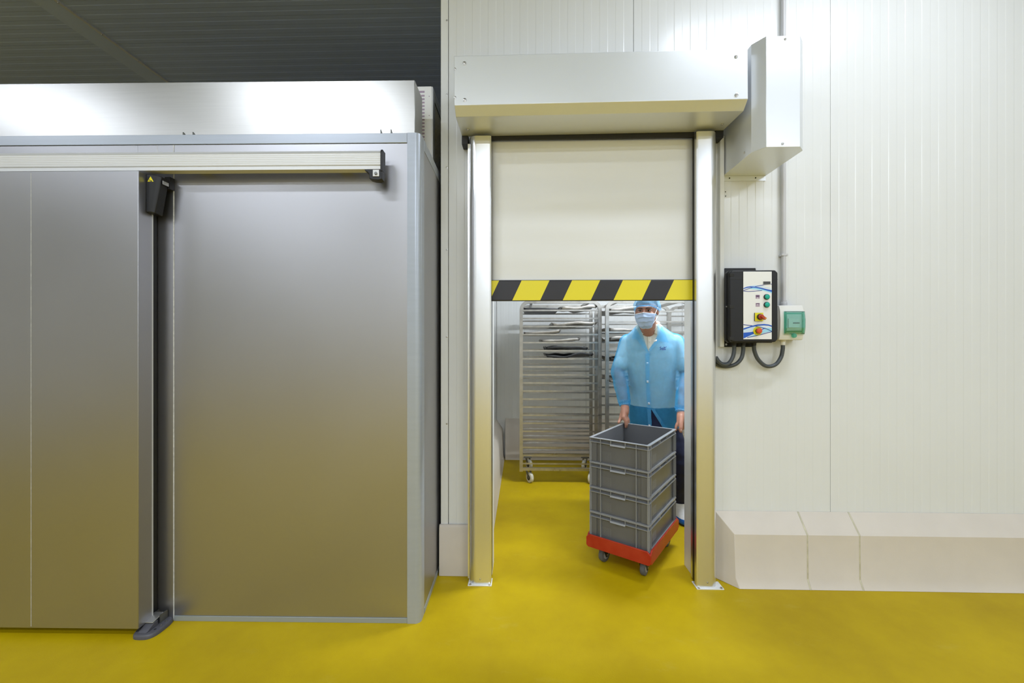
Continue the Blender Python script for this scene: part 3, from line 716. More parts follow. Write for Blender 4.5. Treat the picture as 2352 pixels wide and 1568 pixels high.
band([(610, 520), (760, 475), (900, 445), (1100, 455), (1218, 480)], [(610, 575), (760, 560), (900, 520), (1100, 470), (1218, 500)], Y0, 'printed_wave', 'print_pale', fu, fv)
band([(690, 682), (900, 600), (1000, 540), (1100, 485), (1218, 482)], [(690, 690), (900, 645), (1000, 610), (1100, 575), (1218, 558)], Y0 - .0001, 'printed_wave', 'print_sky', fu, fv)
band([(610, 582), (760, 570), (900, 540), (1080, 478)], [(610, 706), (760, 640), (900, 578), (1080, 492)], Y0 - .0002, 'printed_wave', 'print_blue', fu, fv)
a, b = thin([(610, 413), (760, 432), (900, 450), (1100, 500), (1218, 552)], 15); band(a, b, Y0 - .0003, 'printed_wave', 'print_navy', fu, fv)
a, b = thin([(690, 685), (900, 645), (1100, 592), (1218, 562)], 14); band(a, b, Y0 - .0003, 'printed_wave', 'print_navy', fu, fv)
band([(610, 490), (760, 445), (900, 410), (1050, 398), (1150, 410), (1218, 432)], [(610, 522), (760, 472), (900, 440), (1050, 430), (1150, 437), (1218, 460)], Y0 - .0004, 'printed_wave', 'print_blue', fu, fv)
# (crop 328..648, 312..1072) -> plate
def cq(x, y): return (u2((x - 328) / 320.0), v2((y - 312) / 760.0))
def rect(x0, y0, x1, y1, d0, d1):
    p, q = cq(x0, y0), cq(x1, y1); return MB().box(p[0], q[0], FY - d1, FY - d0, q[1], p[1])
rect(545, 420, 634, 459, 0.003, 0.0045).build('display_frame', 'breaker_white', pl)
rect(550, 424, 631, 456, 0.0045, 0.005).build('display', 'display_dark', pl)
for (y0, y1, c) in [(574, 617, 607), (666, 706, 684)]:
    ic = rect(466, y0, 512, y1, 0.003, 0.0034).build('pictogram', 'icon_mauve', pl)
    rect(468, y0 + 2, 510, y0 + (25 if c > 600 and y0 < 600 else 12), 0.0034, 0.0036).build('pictogram_top', 'icon_purple', ic)
    p = cq(488, c); MB().cyl((p[0], FY - 0.0034, p[1]), (p[0], FY - 0.0037, p[1]), 0.0028, n=12).build('pictogram_dot', 'label_white', ic)
for y in (597, 685):
    p = cq(587, y)
    bt = MB().rev((p[0], FY - 0.003, p[1]), (0, -1, 0), [(0, 0.0165), (0.006, 0.0165), (0.009, 0.0155)], 24).build('push_button', 'black_soft', cbx, smooth=True)
    MB().rev((p[0], FY - 0.012, p[1]), (0, -1, 0), [(0, 0.0140), (0.002, 0.0136), (0.003, 0.0120)], 24).build('button_cap', 'green_button', bt, smooth=True)
p, q = cq(450, 775), cq(543, 868)
sw = MB().box(p[0], q[0], FY - 0.010, FY - 0.003, q[1], p[1]).build('rotary_switch', 'black_soft', cbx, bevel=0.001)
MB().box(p[0], q[0], FY - 0.0125, FY - 0.0101, q[1], p[1]).build('switch_plate', 'sign_yellow', sw, bevel=0.001)
kc = ((p[0] + q[0]) / 2 + 0.003, (p[1] + q[1]) / 2)
MB().rev((kc[0], FY - 0.0126, kc[1]), (0, -1, 0), [(0, 0.0175), (0.008, 0.0175), (0.010, 0.016)], 24).build('switch_collar', 'black_soft', sw, smooth=True)
kn = MB().rev((kc[0], FY - 0.0226, kc[1]), (0, -1, 0), [(0, 0.0145), (0.010, 0.0135), (0.012, 0.011)], 20)
kn.obox((kc[0] + 0.006, FY - 0.034, kc[1] - 0.004), Vector((0.8, 0, -0.6)) * 0.016, (0, 0.010, 0), Vector((0.6, 0, 0.8)) * 0.006)
kn.build('switch_knob', 'red_knob', sw, smooth=True)
MB().obox((kc[0] + 0.015, FY - 0.0443, kc[1] - 0.011), Vector((0.8, 0, -0.6)) * 0.005, (0, 0.0004, 0), Vector((0.6, 0, 0.8)) * 0.0012).build('switch_mark', 'sign_yellow', sw)
p = cq(487, 978)
es = MB().rev((p[0], FY - 0.003, p[1]), (0, -1, 0), [(0, 0.0255), (0.003, 0.0255), (0.0035, 0.025)], 32).build('emergency_stop', 'sign_yellow', cbx, smooth=True)
MB().rev((p[0], FY - 0.0066, p[1]), (0, -1, 0), [(0, 0.014), (0.010, 0.013)], 20).build('stop_collar', 'hole_dark', es, smooth=True)
MB().rev((p[0], FY - 0.0168, p[1]), (0, -1, 0), [(0, 0.0155), (0.008, 0.0155), (0.011, 0.013), (0.012, 0.009)], 24).build('stop_button', 'estop_red', es, smooth=True)
for k, ch in enumerate('STOP'):
    a = R(33 - 22 * k) ; rr = 0.0205
    M = Matrix.Translation((p[0] - rr * math.sin(a), FY - 0.0068, p[1] + rr * math.cos(a))) @ Matrix.Rotation(PI / 2, 4, 'X') @ Matrix.Rotation(a, 4, 'Z')
    text_mesh(ch, 0.0085, 'stop_lettering', 'black_soft', es, M)
    a = R(-33 + 22 * k)
    M = Matrix.Translation((p[0] + rr * math.sin(a), FY - 0.0068, p[1] - rr * math.cos(a))) @ Matrix.Rotation(PI / 2, 4, 'X') @ Matrix.Rotation(a, 4, 'Z')
    text_mesh(ch, 0.0085, 'stop_lettering', 'black_soft', es, M)
for x in (1.293, 1.3165, 1.348, 1.379, 1.412):
    big = x in (1.293, 1.348, 1.412)
    MB().rev((x, 2.535, 1.4715), (0, 0, -1), [(0, 0.017 if big else .011), (0.010, 0.017 if big else .011), (0.012, 0.014 if big else .009), (0.026 if big else .014, 0.0135 if big else .008)], 12).build('cable_gland', 'black_soft', cbx, smooth=True)
MB().rev((1.262, 2.571, 1.452), (0, -1, 0), [(0, 0.007), (0.004, 0.006)], 10).build('mounting_screw', 'screw_steel', cbx, smooth=True)

# hoses
def spline(P, n=40):
    P = [Vector(p) for p in P]; out = []
    Q = [2 * P[0] - P[1]] + P + [2 * P[-1] - P[-2]]
    for i in range(len(P) - 1):
        a, b, c, d = Q[i:i + 4]
        for k in range(n // (len(P) - 1)):
            t = k / (n // (len(P) - 1))
            out.append(0.5 * ((2 * b) + (c - a) * t + (2 * a - 5 * b + 4 * c - d) * t * t + (3 * b - a - 3 * c + d) * t ** 3))
    out.append(P[-1]); return out
def hose(label, P, r=0.0115):
    pth = spline(P, 80)
    o = MB().tube(pth, lambda i: r + (0.0006 if i % 2 else -0.0004), 12).build('flexible_hose', 'hose_grey', smooth=True, angle=60)
    return tag(o, label, 'hose', 'hoses below the control box')
hose('short ribbed grey hose looping behind the door post', [(1.293, 2.535, 1.4455), (1.293, 2.535, 1.415), (1.285, 2.535, 1.375), (1.26, 2.533, 1.338), (1.225, 2.531, 1.331), (1.198, 2.530, 1.347), (1.18, 2.530, 1.375)])
hose('longer ribbed grey hose looping left under the control box', [(1.348, 2.535, 1.4455), (1.347, 2.535, 1.41), (1.335, 2.535, 1.365), (1.30, 2.535, 1.33), (1.258, 2.556, 1.3155), (1.215, 2.563, 1.322), (1.18, 2.563, 1.345)])
hose('ribbed grey hose looping from the control box to the breaker box', [(1.412, 2.535, 1.4455), (1.416, 2.535, 1.41), (1.435, 2.535, 1.365), (1.470, 2.535, 1.328), (1.505, 2.535, 1.318), (1.545, 2.535, 1.332), (1.574, 2.535, 1.372), (1.585, 2.535, 1.42), (1.586, 2.535, 1.4475)])

# breaker box
bk = root('breaker_box', (1.59, WY0, 1.48), 0, 'small white breaker box with transparent teal flap', 'breaker box')
MB().box(1.508, 1.676, 2.5205, 2.5775, 1.478, 1.688).build('rear_body', 'breaker_grey', bk, bevel=0.003)
fpts = [(2.52, 1.478), (2.52, 1.688), (2.492, 1.686), (2.481, 1.655), (2.477, 1.60), (2.478, 1.55), (2.483, 1.505), (2.492, 1.480)]
bf = MB().px(fpts, 1.535, 1.676).build('front_cover', 'breaker_white', bk, bevel=0.003)
MB().px([(2.52, 1.482), (2.52, 1.684), (2.495, 1.682), (2.485, 1.65), (2.482, 1.60), (2.482, 1.55), (2.486, 1.51), (2.494, 1.484)], 1.510, 1.5345).build('side_cover', 'breaker_grey', bk, bevel=0.002)
wpts = [(2.481, 1.652), (2.470, 1.645), (2.463, 1.60), (2.463, 1.55), (2.470, 1.515), (2.480, 1.512), (2.4775, 1.55), (2.4768, 1.60)]
MB().px([(2.4768, 1.652), (2.466, 1.648), (2.458, 1.60), (2.459, 1.55), (2.468, 1.513), (2.479, 1.511), (2.479, 1.515), (2.472, 1.518), (2.4625, 1.552), (2.4615, 1.60), (2.469, 1.645), (2.4768, 1.648)], 1.557, 1.670).build('teal_flap', 'teal_clear', bk)
for (x0, x1) in [(1.5575, 1.567), (1.660, 1.6695)]:
    MB().px([(2.4764, 1.647), (2.4695, 1.643), (2.4632, 1.60), (2.4638, 1.555), (2.472, 1.520), (2.4764, 1.519)], x0, x1).build('flap_frame', 'teal_plastic', bk)
for (z0, z1) in [(1.633, 1.640), (1.525, 1.533)]:
    MB().box(1.5675, 1.6595, 2.4705, 2.474, z0, z1).build('flap_frame', 'teal_plastic', bk)
MB().box(1.580, 1.640, 2.470, 2.4762, 1.552, 1.606).build('breaker_switch', 'label_white', bk, bevel=0.001)
MB().box(1.605, 1.642, 2.466, 2.4698, 1.578, 1.582).build('breaker_lever', 'hole_dark', bk)
MB().rev((1.612, 2.475, 1.505), (0, -1, 0), [(0, 0.014), (0.01, 0.013), (0.014, 0.009)], 16).build('flap_catch', 'teal_plastic', bk, smooth=True)
MB().rev((1.586, 2.535, 1.4775), (0, 0, -1), [(0, 0.017), (0.008, 0.017), (0.010, 0.014), (0.028, 0.0135)], 12).build('cable_gland', 'breaker_white', bk, smooth=True)
MB().rev((1.604, 2.556, 1.6885), (0, 0, 1), [(0, 0.019), (0.020, 0.019), (0.022, 0.016), (0.034, 0.016)], 14).build('conduit_socket', 'conduit_grey', bk, smooth=True)
cd = root('conduit_pipe', (1.604, 2.556, 1.72), 0, 'slim grey conduit pipe running up the wall from the breaker box', 'conduit')
MB().cyl((1.604, 2.556, 1.7235), (1.604, 2.556, CEIL - 0.01), 0.0125, n=16).build('pipe', 'conduit_grey', cd, smooth=True)
for z in (2.0, 2.85, 3.7):
    MB().box(1.586, 1.622, 2.542, 2.5775, z - 0.006, z + 0.006).build('pipe_clip', 'conduit_grey', cd, bevel=0.001)
# ================================================================== BAKERY RACKS
def rack(loc, W, D, top, z_first, pitch, n, label, group='steel tray racks in the cold room', rot=0):
    r_ = root('tray_rack', loc, rot, label, 'rack', group)
    k = lambda mb, name, m, par=r_, **kw: mb.build(name, m, par, local=True, **kw)
    h = 0.017; cr = 0.085
    def uframe(y):
        P = [(0, y, 0.125), (0, y, top - h - cr)]
        for i in range(1, 8):
            a = PI / 2 * i / 8; P.append((cr - cr * math.cos(a), y, top - h - cr + cr * math.sin(a)))
        P.append((cr, y, top - h)); P.append((W - cr, y, top - h))
        for i in range(1, 8):
            a = PI / 2 * i / 8; P.append((W - cr + cr * math.sin(a), y, top - h - cr + cr * math.cos(a)))
        P += [(W, y, top - h - cr), (W, y, 0.125)]
        return MB().tube(P, h, square=True)
    k(uframe(0), 'front_frame', 'rack_steel', smooth=True, angle=50)
    k(uframe(D), 'rear_frame', 'rack_steel', smooth=True, angle=50)
    for x in (cr + 0.02, W - cr - 0.02):
        k(MB().box(x - 0.012, x + 0.012, h, D - h, top - 2 * h + 0.004, top - 0.004), 'top_brace', 'rack_steel')
    rz = []
    first = None
    for i in range(n):
        z = z_first - pitch * i
        for (y, f) in ((0, 1), (D, -1)):
            if first is None:
                # angle rail: upright lip plus shelf, end pins
                prof = [(-0.008, 0.0), (-0.008, -0.016), (0.022, -0.016), (0.022, -0.0145), (-0.0065, -0.0145), (-0.0065, 0.0)]
                first = k(MB().px(prof, 0.019, W - 0.019).box(0.0172, 0.026, -0.006, 0.006, -0.0145, -0.002).box(W - 0.026, W - 0.0172, -0.006, 0.006, -0.0145, -0.002), 'tray_rail', 'rack_steel')
                c = first
            else:
                c = child_copy(first, r_)
            c.location = (0 if f > 0 else W, y, z); c.rotation_euler = (0, 0, 0 if f > 0 else PI)
        rz.append(z)
    # base frame
    zb = 0.150
    for y in (0, D): k(MB().box(0.0172, W - 0.0172, y - 0.014, y + 0.014, zb - 0.016, zb + 0.012), 'base_bar', 'rack_steel')
    for x in (0, W): k(MB().box(x - 0.014, x + 0.014, 0.0172, D - 0.0172, zb - 0.016, zb + 0.012), 'base_bar', 'rack_steel')
    for (x, y) in ((0.075, 0.05), (W - 0.075, 0.05), (0.075, D - 0.05), (W - 0.075, D - 0.05)):
        ca = k(MB().box(x - 0.045, x + 0.045, y - 0.03, y + 0.03, zb - 0.0215, zb - 0.0165).cyl((x, y, zb - 0.0215), (x, y, zb - 0.03), 0.022, n=12), 'caster', 'fork_steel')
        ga = 0.55 if x < W / 2 else -0.5
        d = Vector((math.sin(ga), -math.cos(ga), 0)); w = Vector((d.y, -d.x, 0))
        for s_ in (-1, 1):
            q = Vector((x, y, 0)) + w * s_ * 0.0215
            k(MB().prism([(-0.02, 0.12), (0.02, 0.12), (0.045, 0.06), (0.045, 0.045), (0.025, 0.045)], lambda p: tuple(q + d * p[0] + w * .0015 + Vector((0, 0, p[1]))), lambda p: tuple(q + d * p[0] - w * .0015 + Vector((0, 0, p[1])))), 'fork', 'fork_steel', ca)
        c0 = Vector((x, y, 0.0535)) + d * 0.03
        k(MB().rev(c0 - w * 0.017, w, [(0, 0.046), (0.003, 0.0525), (0.017, 0.0535), (0.031, 0.0525), (0.034, 0.046)], 24), 'wheel', 'wheel_white', ca, smooth=True)
        k(MB().rev(c0 - w * 0.0185, w, [(0, 0.028), (0.037, 0.028)], 16), 'hub', 'seal_black', ca, smooth=True)
    return r_, rz
R1X, R1Y, R1W, R1D = -0.013, 4.25, 0.812, 0.55
rk1, rz1 = rack((R1X, R1Y, 0), R1W, R1D, 1.897, 1.80, 0.0835, 20, 'left steel tray rack in the doorway with crumpled dark trays')
R2X, R2Y, R2W, R2D = 0.842, 4.10, 0.82, 0.60
rk2, rz2 = rack((R2X, R2Y, 0), R2W, R2D, 1.885, 1.776, 0.1025, 16, 'middle steel tray rack directly behind the worker')
rk3, rz3 = rack((1.735, 4.30, 0), 0.80, 0.58, 1.885, 1.776, 0.1025, 16, 'right steel tray rack mostly hidden behind the door post')
# trays: thin sheets with a raised flared rim, some bent
TI = [0]
def tray(x0, x1, y0, y1, z, m, label, tilt=0.0, bend=0.0, warp=0.006, group='baking trays on the racks'):
    TI[0] += 1; sd_ = TI[0] * 3.7
    NX, NY = 14, 10
    P = []
    for j in range(NY + 1):
        row = []
        for i in range(NX + 1):
            u, v = i / NX, j / NY
            edge = (i in (0, NX)) or (j in (0, NY))
            uu = u; vv = v
            if not edge:   # pull the first inner ring close to the rim so that the wall is steep
                if i == 1: uu = 0.035
                if i == NX - 1: uu = 0.965
                if j == 1: vv = 0.02
                if j == NY - 1: vv = 0.98
            x = x0 + (x1 - x0) * uu; y = y0 + (y1 - y0) * vv
            zz = z + 0.0015 + (0.026 if edge else 0.0)
            zz += tilt * (x - x0) + bend * (u - 0.5) ** 2 * 4 * 0.02
            zz += max(0, 2.3 * warp * (noise.noise((x * 6 + sd_, y * 5, sd_)) + 0.45))
            row.append((x, y, zz))
        P.append(row)
    o = MB().grid(P).build('baking_tray', m, smooth=True, angle=40, thick=0.0012)
    return tag(o, label, 'tray', group)
ty0, ty1 = R1Y - 0.004, R1Y + R1D + 0.004
def zr(rz, i): return rz[i] - 0.0138
tray(0.012, 0.385, ty0, ty1, zr(rz1, 0), 'tray_dark', 'dark flat tray on the top rail of the left rack, left half', 0.0, 0, 0.002)
tray(0.395, 0.775, ty0, ty1, zr(rz1, 0) + 0.004, 'tray_metal', 'bent metal tray on the top rail of the left rack, right half', 0.015, 0.3, 0.016)
tray(0.30, 0.775, ty0, ty1, zr(rz1, 2), 'tray_metal', 'bent worn tray on the third rail of the left rack', 0.02, 0, 0.012)
tray(0.012, 0.40, ty0, ty1, zr(rz1, 3), 'tray_metal', 'upturned pale tray on the fourth rail of the left rack', 0.055, 0, 0.005)
tray(0.19, 0.60, ty0, ty1, zr(rz1, 4), 'tray_metal', 'tilted grey tray on the fifth rail of the left rack', 0.035, 0, 0.008)
tray(0.24, 0.68, ty0, ty1, zr(rz1, 5), 'tray_dark', 'dark tray on the sixth rail of the left rack', 0.0, 0.2, 0.012)
tray(0.24, 0.735, ty0, ty1, zr(rz1, 6), 'tray_dark', 'dark tray with rusty edge on the seventh rail of the left rack', 0.0, 0.3, 0.016)
uy0, uy1 = R2Y - 0.004, R2Y + R2D + 0.004
tray(0.86, 1.30, uy0, uy1, zr(rz2, 0), 'tray_metal', 'worn tray on the top rail of the middle rack', 0.03, 0, 0.012)
tray(0.86, 1.22, uy0, uy1, zr(rz2, 2), 'tray_metal', 'pale bent tray on the third rail of the middle rack', 0.0, 0.3, 0.012)
tray(0.862, 1.30, uy0, uy1, zr(rz2, 3) + 0.002, 'tray_metal', 'crumpled tray on the fourth rail of the middle rack', 0.03, 0, 0.02)
tray(0.862, 1.25, uy0, uy1, zr(rz2, 5), 'tray_dark', 'dark bent tray on the sixth rail of the middle rack', 0.0, 0.4, 0.02)
tray(0.862, 1.24, uy0, uy1, zr(rz2, 7), 'tray_metal', 'sagging tray on the eighth rail of the middle rack', -0.01, 0.5, 0.012)

# ================================================================== DOLLY AND CRATES
# stack frame: x along the short side, y along the long side
NC = Vector((0.764, 2.485, 0)); ANG = R(-35.2)
STM = Matrix.Translation(NC) @ Matrix.Rotation(ANG, 4, 'Z')   # local: x in [-0.40,0], y in [0,0.60]
CW, CL = 0.40, 0.60
def stack_root(name, z, label, cat, group=None):
    c = STM @ Vector((-CW / 2, CL / 2, z))
    return root(name, tuple(c), ANG, label, cat, group)
dl = stack_root('crate_dolly', 0, 'red plastic dolly on four grey casters under the crate stack', 'dolly')
hx, hy = CW / 2 + 0.012, CL / 2 + 0.012
def dlp(mb, name, m, par=dl, **k): return mb.build(name, m, par, local=True, **k)
ZD0, ZD1 = 0.122, 0.205
t = 0.010
def wall_poly(L, c=0.022):
    return [(-L, ZD0 + 0.012), (-L + 0.012, ZD0), (L - 0.012, ZD0), (L, ZD0 + 0.012), (L, ZD1 - c * 0.9), (L - c, ZD1), (-L + c, ZD1), (-L, ZD1 - c * 0.9)]
for s_ in (-1, 1):
    dlp(MB().prism(wall_poly(hx), lambda p: (p[0], s_ * hy, p[1]), lambda p: (p[0], s_ * (hy - t), p[1])), 'frame_side', 'dolly_red', bevel=0.002)
    dlp(MB().prism(wall_poly(hy - t - 0.0002), lambda p: (s_ * hx, p[0], p[1]), lambda p: (s_ * (hx - t), p[0], p[1])), 'frame_side', 'dolly_red', bevel=0.002)
dlp(MB().box(-hx + t, hx - t, -hy + t, hy - t, ZD0 + 0.004, 0.1882), 'deck', 'dolly_red')
for (sx, sy, a) in ((-1, -1, 0.35), (1, -1, 0.15), (-1, 1, 0.5), (1, 1, 0.3)):
    cx_, cy_ = sx * (hx - 0.075), sy * (hy - 0.085)
    ca = dlp(MB().box(cx_ - 0.04, cx_ + 0.04, cy_ - 0.04, cy_ + 0.04, 0.119, ZD0 + 0.0038).cyl((cx_, cy_, 0.119), (cx_, cy_, 0.108), 0.026, n=16), 'caster', 'fork_steel')
    d = Vector((math.sin(-0.18 + a), math.cos(-0.18 + a), 0)); w = Vector((d.y, -d.x, 0))
    c0 = Vector((cx_, cy_, 0)) + d * 0.025
    for s2 in (-1, 1):
        q = c0 + w * s2 * 0.021
        pts = [(-0.045, 0.108), (0.0, 0.108), (0.014, 0.045), (0.010, 0.036), (-0.010, 0.036)]
        dlp(MB().prism(pts, lambda p: tuple(q + d * p[0] + w * 0.0014 + Vector((0, 0, p[1]))), lambda p: tuple(q + d * p[0] - w * 0.0014 + Vector((0, 0, p[1])))), 'fork', 'black_plastic', ca)
    dlp(MB().rev(c0 - w * 0.016 + Vector((0, 0, 0.0505)), w, [(0, 0.042), (0.003, 0.0485), (0.010, 0.0505), (0.022, 0.0505), (0.029, 0.0485), (0.032, 0.042)], 28), 'tyre', 'tyre_grey', ca, smooth=True)
    dlp(MB().rev(c0 - w * 0.0175 + Vector((0, 0, 0.0505)), w, [(0, 0.026), (0.002, 0.030), (0.033, 0.030), (0.035, 0.026)], 20), 'hub', 'wheel_hub', ca, smooth=True)
    dlp(MB().cyl(c0 - w * 0.025 + Vector((0, 0, 0.0505)), c0 + w * 0.025 + Vector((0, 0, 0.0505)), 0.006, n=10), 'axle', 'screw_steel', ca)

PITCH = 0.163; RIM0 = 0.84
HT = 0.1625
def make_crate(z0, label):
    c = stack_root('stacking_crate', z0, label, 'crate', 'grey stacking crates on the red dolly')
    k = lambda mb, name, m, par=c, **kw: mb.build(name, m, par, local=True, **kw)
    X, Y = CW / 2, CL / 2; iw = 0.017       # wall inset behind the rim
    wx, wy = X - iw, Y - iw; wt = 0.003
    # shell: four walls and floor
    sh = MB()
    sh.box(-wx, wx, -wy, -wy + wt, 0.004, HT - 0.002).box(-wx, wx, wy - wt, wy, 0.004, HT - 0.002)
    sh.box(-wx, -wx + wt, -wy + wt, wy - wt, 0.004, HT - 0.002).box(wx - wt, wx, -wy + wt, wy - wt, 0.004, HT - 0.002)
    sh.box(-wx + 0.001, wx - .001, -wy + 0.001, wy - .001, 0.001, 0.005)
    k(sh, 'shell', 'crate_grey_shaded')
    def rr(x, y, r, n=4):
        o = []
        for (cx_, cy_, a0) in ((x - r, y - r, 0), (-x + r, y - r, 90), (-x + r, -y + r, 180), (x - r, -y + r, 270)):
            for i in range(n + 1):
                a = R(a0 + 90 * i / n); o.append((cx_ + r * math.cos(a), cy_ + r * math.sin(a)))
        return o
    def collar(z0_, z1_, xo, yo, xi, yi, ro=0.014, ri=0.006):
        a, b = rr(xo, yo, ro), rr(xi, yi, ri); n = len(a); mb = MB()
        vs = [(p[0], p[1], z0_) for p in a] + [(p[0], p[1], z1_) for p in a] + [(p[0], p[1], z1_) for p in b] + [(p[0], p[1], z0_) for p in b]
        fs = []
        for q in range(4):
            for i in range(n):
                j = (i + 1) % n; q2 = (q + 1) % 4
                fs.append((q * n + i, q * n + j, q2 * n + j, q2 * n + i))
        return mb.add(vs, fs)
    k(collar(HT - 0.0045, HT, X, Y, wx - wt, wy - wt), 'top_rim', 'crate_grey_lit', bevel=0.0008)
    k(collar(HT - 0.030, HT - 0.0265, X - 0.0005, Y - 0.0005, wx - 0.001, wy - .001), 'lower_rim', 'crate_grey_lit')
    k(collar(0.0005, 0.0045, X - 0.001, Y - .001, wx - 0.001, wy - .001), 'foot_rim', 'crate_grey_lit')
    k(collar(0.0045, 0.010, wx + 0.004, wy + 0.004, wx - 0.001, wy - .001), 'foot_ledge', 'crate_grey_shaded')
    # upright ribs
    def rib(x0, x1, y0, y1, z0_, z1_):
        k(MB().box(*sorted((x0, x1)), *sorted((y0, y1)), z0_, z1_), 'upright_rib', 'crate_grey_lit')
    for s_ in (-1, 1):
        for x in (-X + 0.010, -0.118, 0.118, X - 0.010): rib(x - 0.0016, x + 0.0016, s_ * wy, s_ * (Y - 0.0015), 0.0102, HT - 0.0302)
        for x in (-X + 0.010, -0.118, -0.048, 0.048, 0.118, X - 0.010): rib(x - 0.0016, x + 0.0016, s_ * wy, s_ * (Y - 0.0015), HT - 0.0263, HT - 0.0047)
        for y in (-Y + 0.012, -Y + 0.045, Y - 0.045, Y - 0.012): rib(s_ * wx, s_ * (X - 0.0015), y - 0.0016, y + 0.0016, 0.0102, HT - 0.0302)
        for y in (-Y + 0.045, -0.075, 0.075, Y - 0.045): rib(s_ * wx, s_ * (X - 0.0015), y - 0.0016, y + 0.0016, HT - 0.0263, HT - 0.0047)
    for sx in (-1, 1):
        for sy in (-1, 1):
            cn = MB().pz([(sx * (wx - 0.035), sy * wy), (sx * (wx - 0.035), sy * (wy + 0.006)), (sx * (wx + 0.006), sy * (wy + 0.006)), (sx * (wx + 0.006), sy * (wy - 0.035)), (sx * wx, sy * (wy - 0.035)), (sx * wx, sy * wy)], 0.0102, HT - 0.0302)
            k(cn, 'corner_column', 'crate_grey_shaded')
    # grip lip on the short sides
    for s_ in (-1, 1):
        gy = sorted((s_ * (wy - 0.0002), s_ * (Y + 0.0015)))
        g_ = MB().px([(s_ * wy, HT - 0.0262), (s_ * (Y + 0.001), HT - 0.0262), (s_ * (Y + 0.0055), HT - 0.036), (s_ * (Y + 0.0035), HT - 0.037), (s_ * wy, HT - 0.031)], -0.050, 0.050)
        k(g_, 'grip_lip', 'crate_grey_lit', bevel=0.0008)
        k(MB().box(-0.046, 0.046, *(sorted((s_ * wy, s_ * (wy + 0.0008)))), HT - 0.052, HT - 0.051), 'mould_line', 'crate_grey_lit')
        # dotted label field
        dt = MB()
        for i in range(13):
            for j in range(10):
                dt.add([(-0.125 + 0.0062 * i + a_, s_ * (wy + b_), 0.026 + 0.0055 * j + c_) for (a_, b_, c_) in ((-.0009, 0, -.0009), (.0009, 0, -.0009), (.0009, 0, .0009), (-.0009, 0, .0009), (0, .0012, 0))], [(0, 1, 4), (1, 2, 4), (2, 3, 4), (3, 0, 4)])
        k(dt, 'dotted_field', 'crate_grey_lit', kind='stuff')
        dt = MB()
        for j in range(10):
            dt.box(*(sorted((s_ * wx, s_ * (wx + 0.0006)))), -0.19, -0.115, 0.026 + 0.0055 * j, 0.0272 + 0.0055 * j)
        k(dt, 'ridged_field', 'crate_grey_lit', kind='stuff')
    return c
for i, lb in enumerate(['open grey stacking crate at the top of the stack, held by the worker', 'second grey crate from the top of the stack', 'third grey crate from the top of the stack', 'lowest grey crate of the stack, sitting inside the red dolly']):
    make_crate(RIM0 - HT - PITCH * i, lb)
# ================================================================== THE WORKER
PH = R(21)
Fd = Vector((-math.sin(PH), -math.cos(PH), 0)); Ld = Vector((math.cos(PH), -math.sin(PH), 0)); Up = Vector((0, 0, 1))
wk = root('person', (1.13, 3.46, 0), 0, 'person in sheer blue disposable coat, hairnet and mask pushing the crates', 'person')
def remesh(mb, voxel, smooth_it=4, fn=None):
    me = mb.mesh('tmp'); o = bpy.data.objects.new('tmp', me); COL.objects.link(o)
    r_ = o.modifiers.new('r', 'REMESH'); r_.mode = 'VOXEL'; r_.voxel_size = voxel
    s_ = o.modifiers.new('s', 'SMOOTH'); s_.iterations = smooth_it; s_.factor = 0.5
    bpy.context.view_layer.update()
    out = bpy.data.meshes.new_from_object(o.evaluated_get(bpy.context.evaluated_depsgraph_get()))
    bpy.data.objects.remove(o, do_unlink=True)
    bm = bmesh.new(); bm.from_mesh(out)
    if fn: fn(bm)
    bm.to_mesh(out); bm.free()
    out.polygons.foreach_set('use_smooth', [True] * len(out.polygons))
    return out
def skin_obj(name, me, m, parent=wk):
    me.transform(wm(wk).inverted()); me.materials.clear(); me.materials.append(MATS[m])
    o = bpy.data.objects.new(name, me); COL.objects.link(o); o.parent = parent; WM[o.name] = wm(wk).copy()
    return o
# torso section table: z, centre, half width, half depth
TS = [(0.76, (1.088, 3.425), .170, .125), (0.86, (1.083, 3.415), .176, .130), (0.95, (1.075, 3.40), .172, .130), (1.05, (1.062, 3.375), .168, .134),
      (1.15, (1.048, 3.350), .170, .136), (1.25, (1.038, 3.325), .176, .134), (1.35, (1.030, 3.305), .184, .126), (1.42, (1.025, 3.295), .188, .116),
      (1.48, (1.022, 3.287), .186, .100), (1.53, (1.015, 3.277), .158, .086), (1.575, (1.005, 3.265), .104, .074), (1.615, (0.992, 3.245), .068, .064)]
def tsec(z):
    for a, b in zip(TS[:-1], TS[1:]):
        if a[0] <= z <= b[0]:
            t_ = (z - a[0]) / (b[0] - a[0])
            return (Vector((a[1][0] + (b[1][0] - a[1][0]) * t_, a[1][1] + (b[1][1] - a[1][1]) * t_, z)), a[2] + (b[2] - a[2]) * t_, a[3] + (b[3] - a[3]) * t_)
    e = TS[0] if z < TS[0][0] else TS[-1]
    return Vector((*e[1], z)), e[2], e[3]
def tring(z, gx, gy, n=40, p=2.3):
    c, a, b = tsec(z); a += gx; b += gy; out = []
    for k in range(n):
        t_ = 2 * PI * k / n; ct, st = math.cos(t_), math.sin(t_)
        out.append(c + Ld * a * math.copysign(abs(ct) ** (2 / p), ct) + Fd * b * math.copysign(abs(st) ** (2 / p), st))
    return out
def front(a, z, g, gx=0.03):
    """point on the front of the torso at lateral offset a, raised by g"""
    c, w, d = tsec(z); w += gx; d += g
    q = min(0.999, abs(a) / w)
    return c + Ld * a + Fd * d * (1 - q ** 2.3) ** (1 / 2.3)
RS, RE, RW = Vector((0.862, 3.355, 1.462)), Vector((0.778, 3.325, 1.225)), Vector((0.806, 3.240, 0.972))
LS, LE, LW = Vector((1.192, 3.232, 1.464)), Vector((1.268, 3.205, 1.225)), Vector((1.180, 3.075, 0.945))
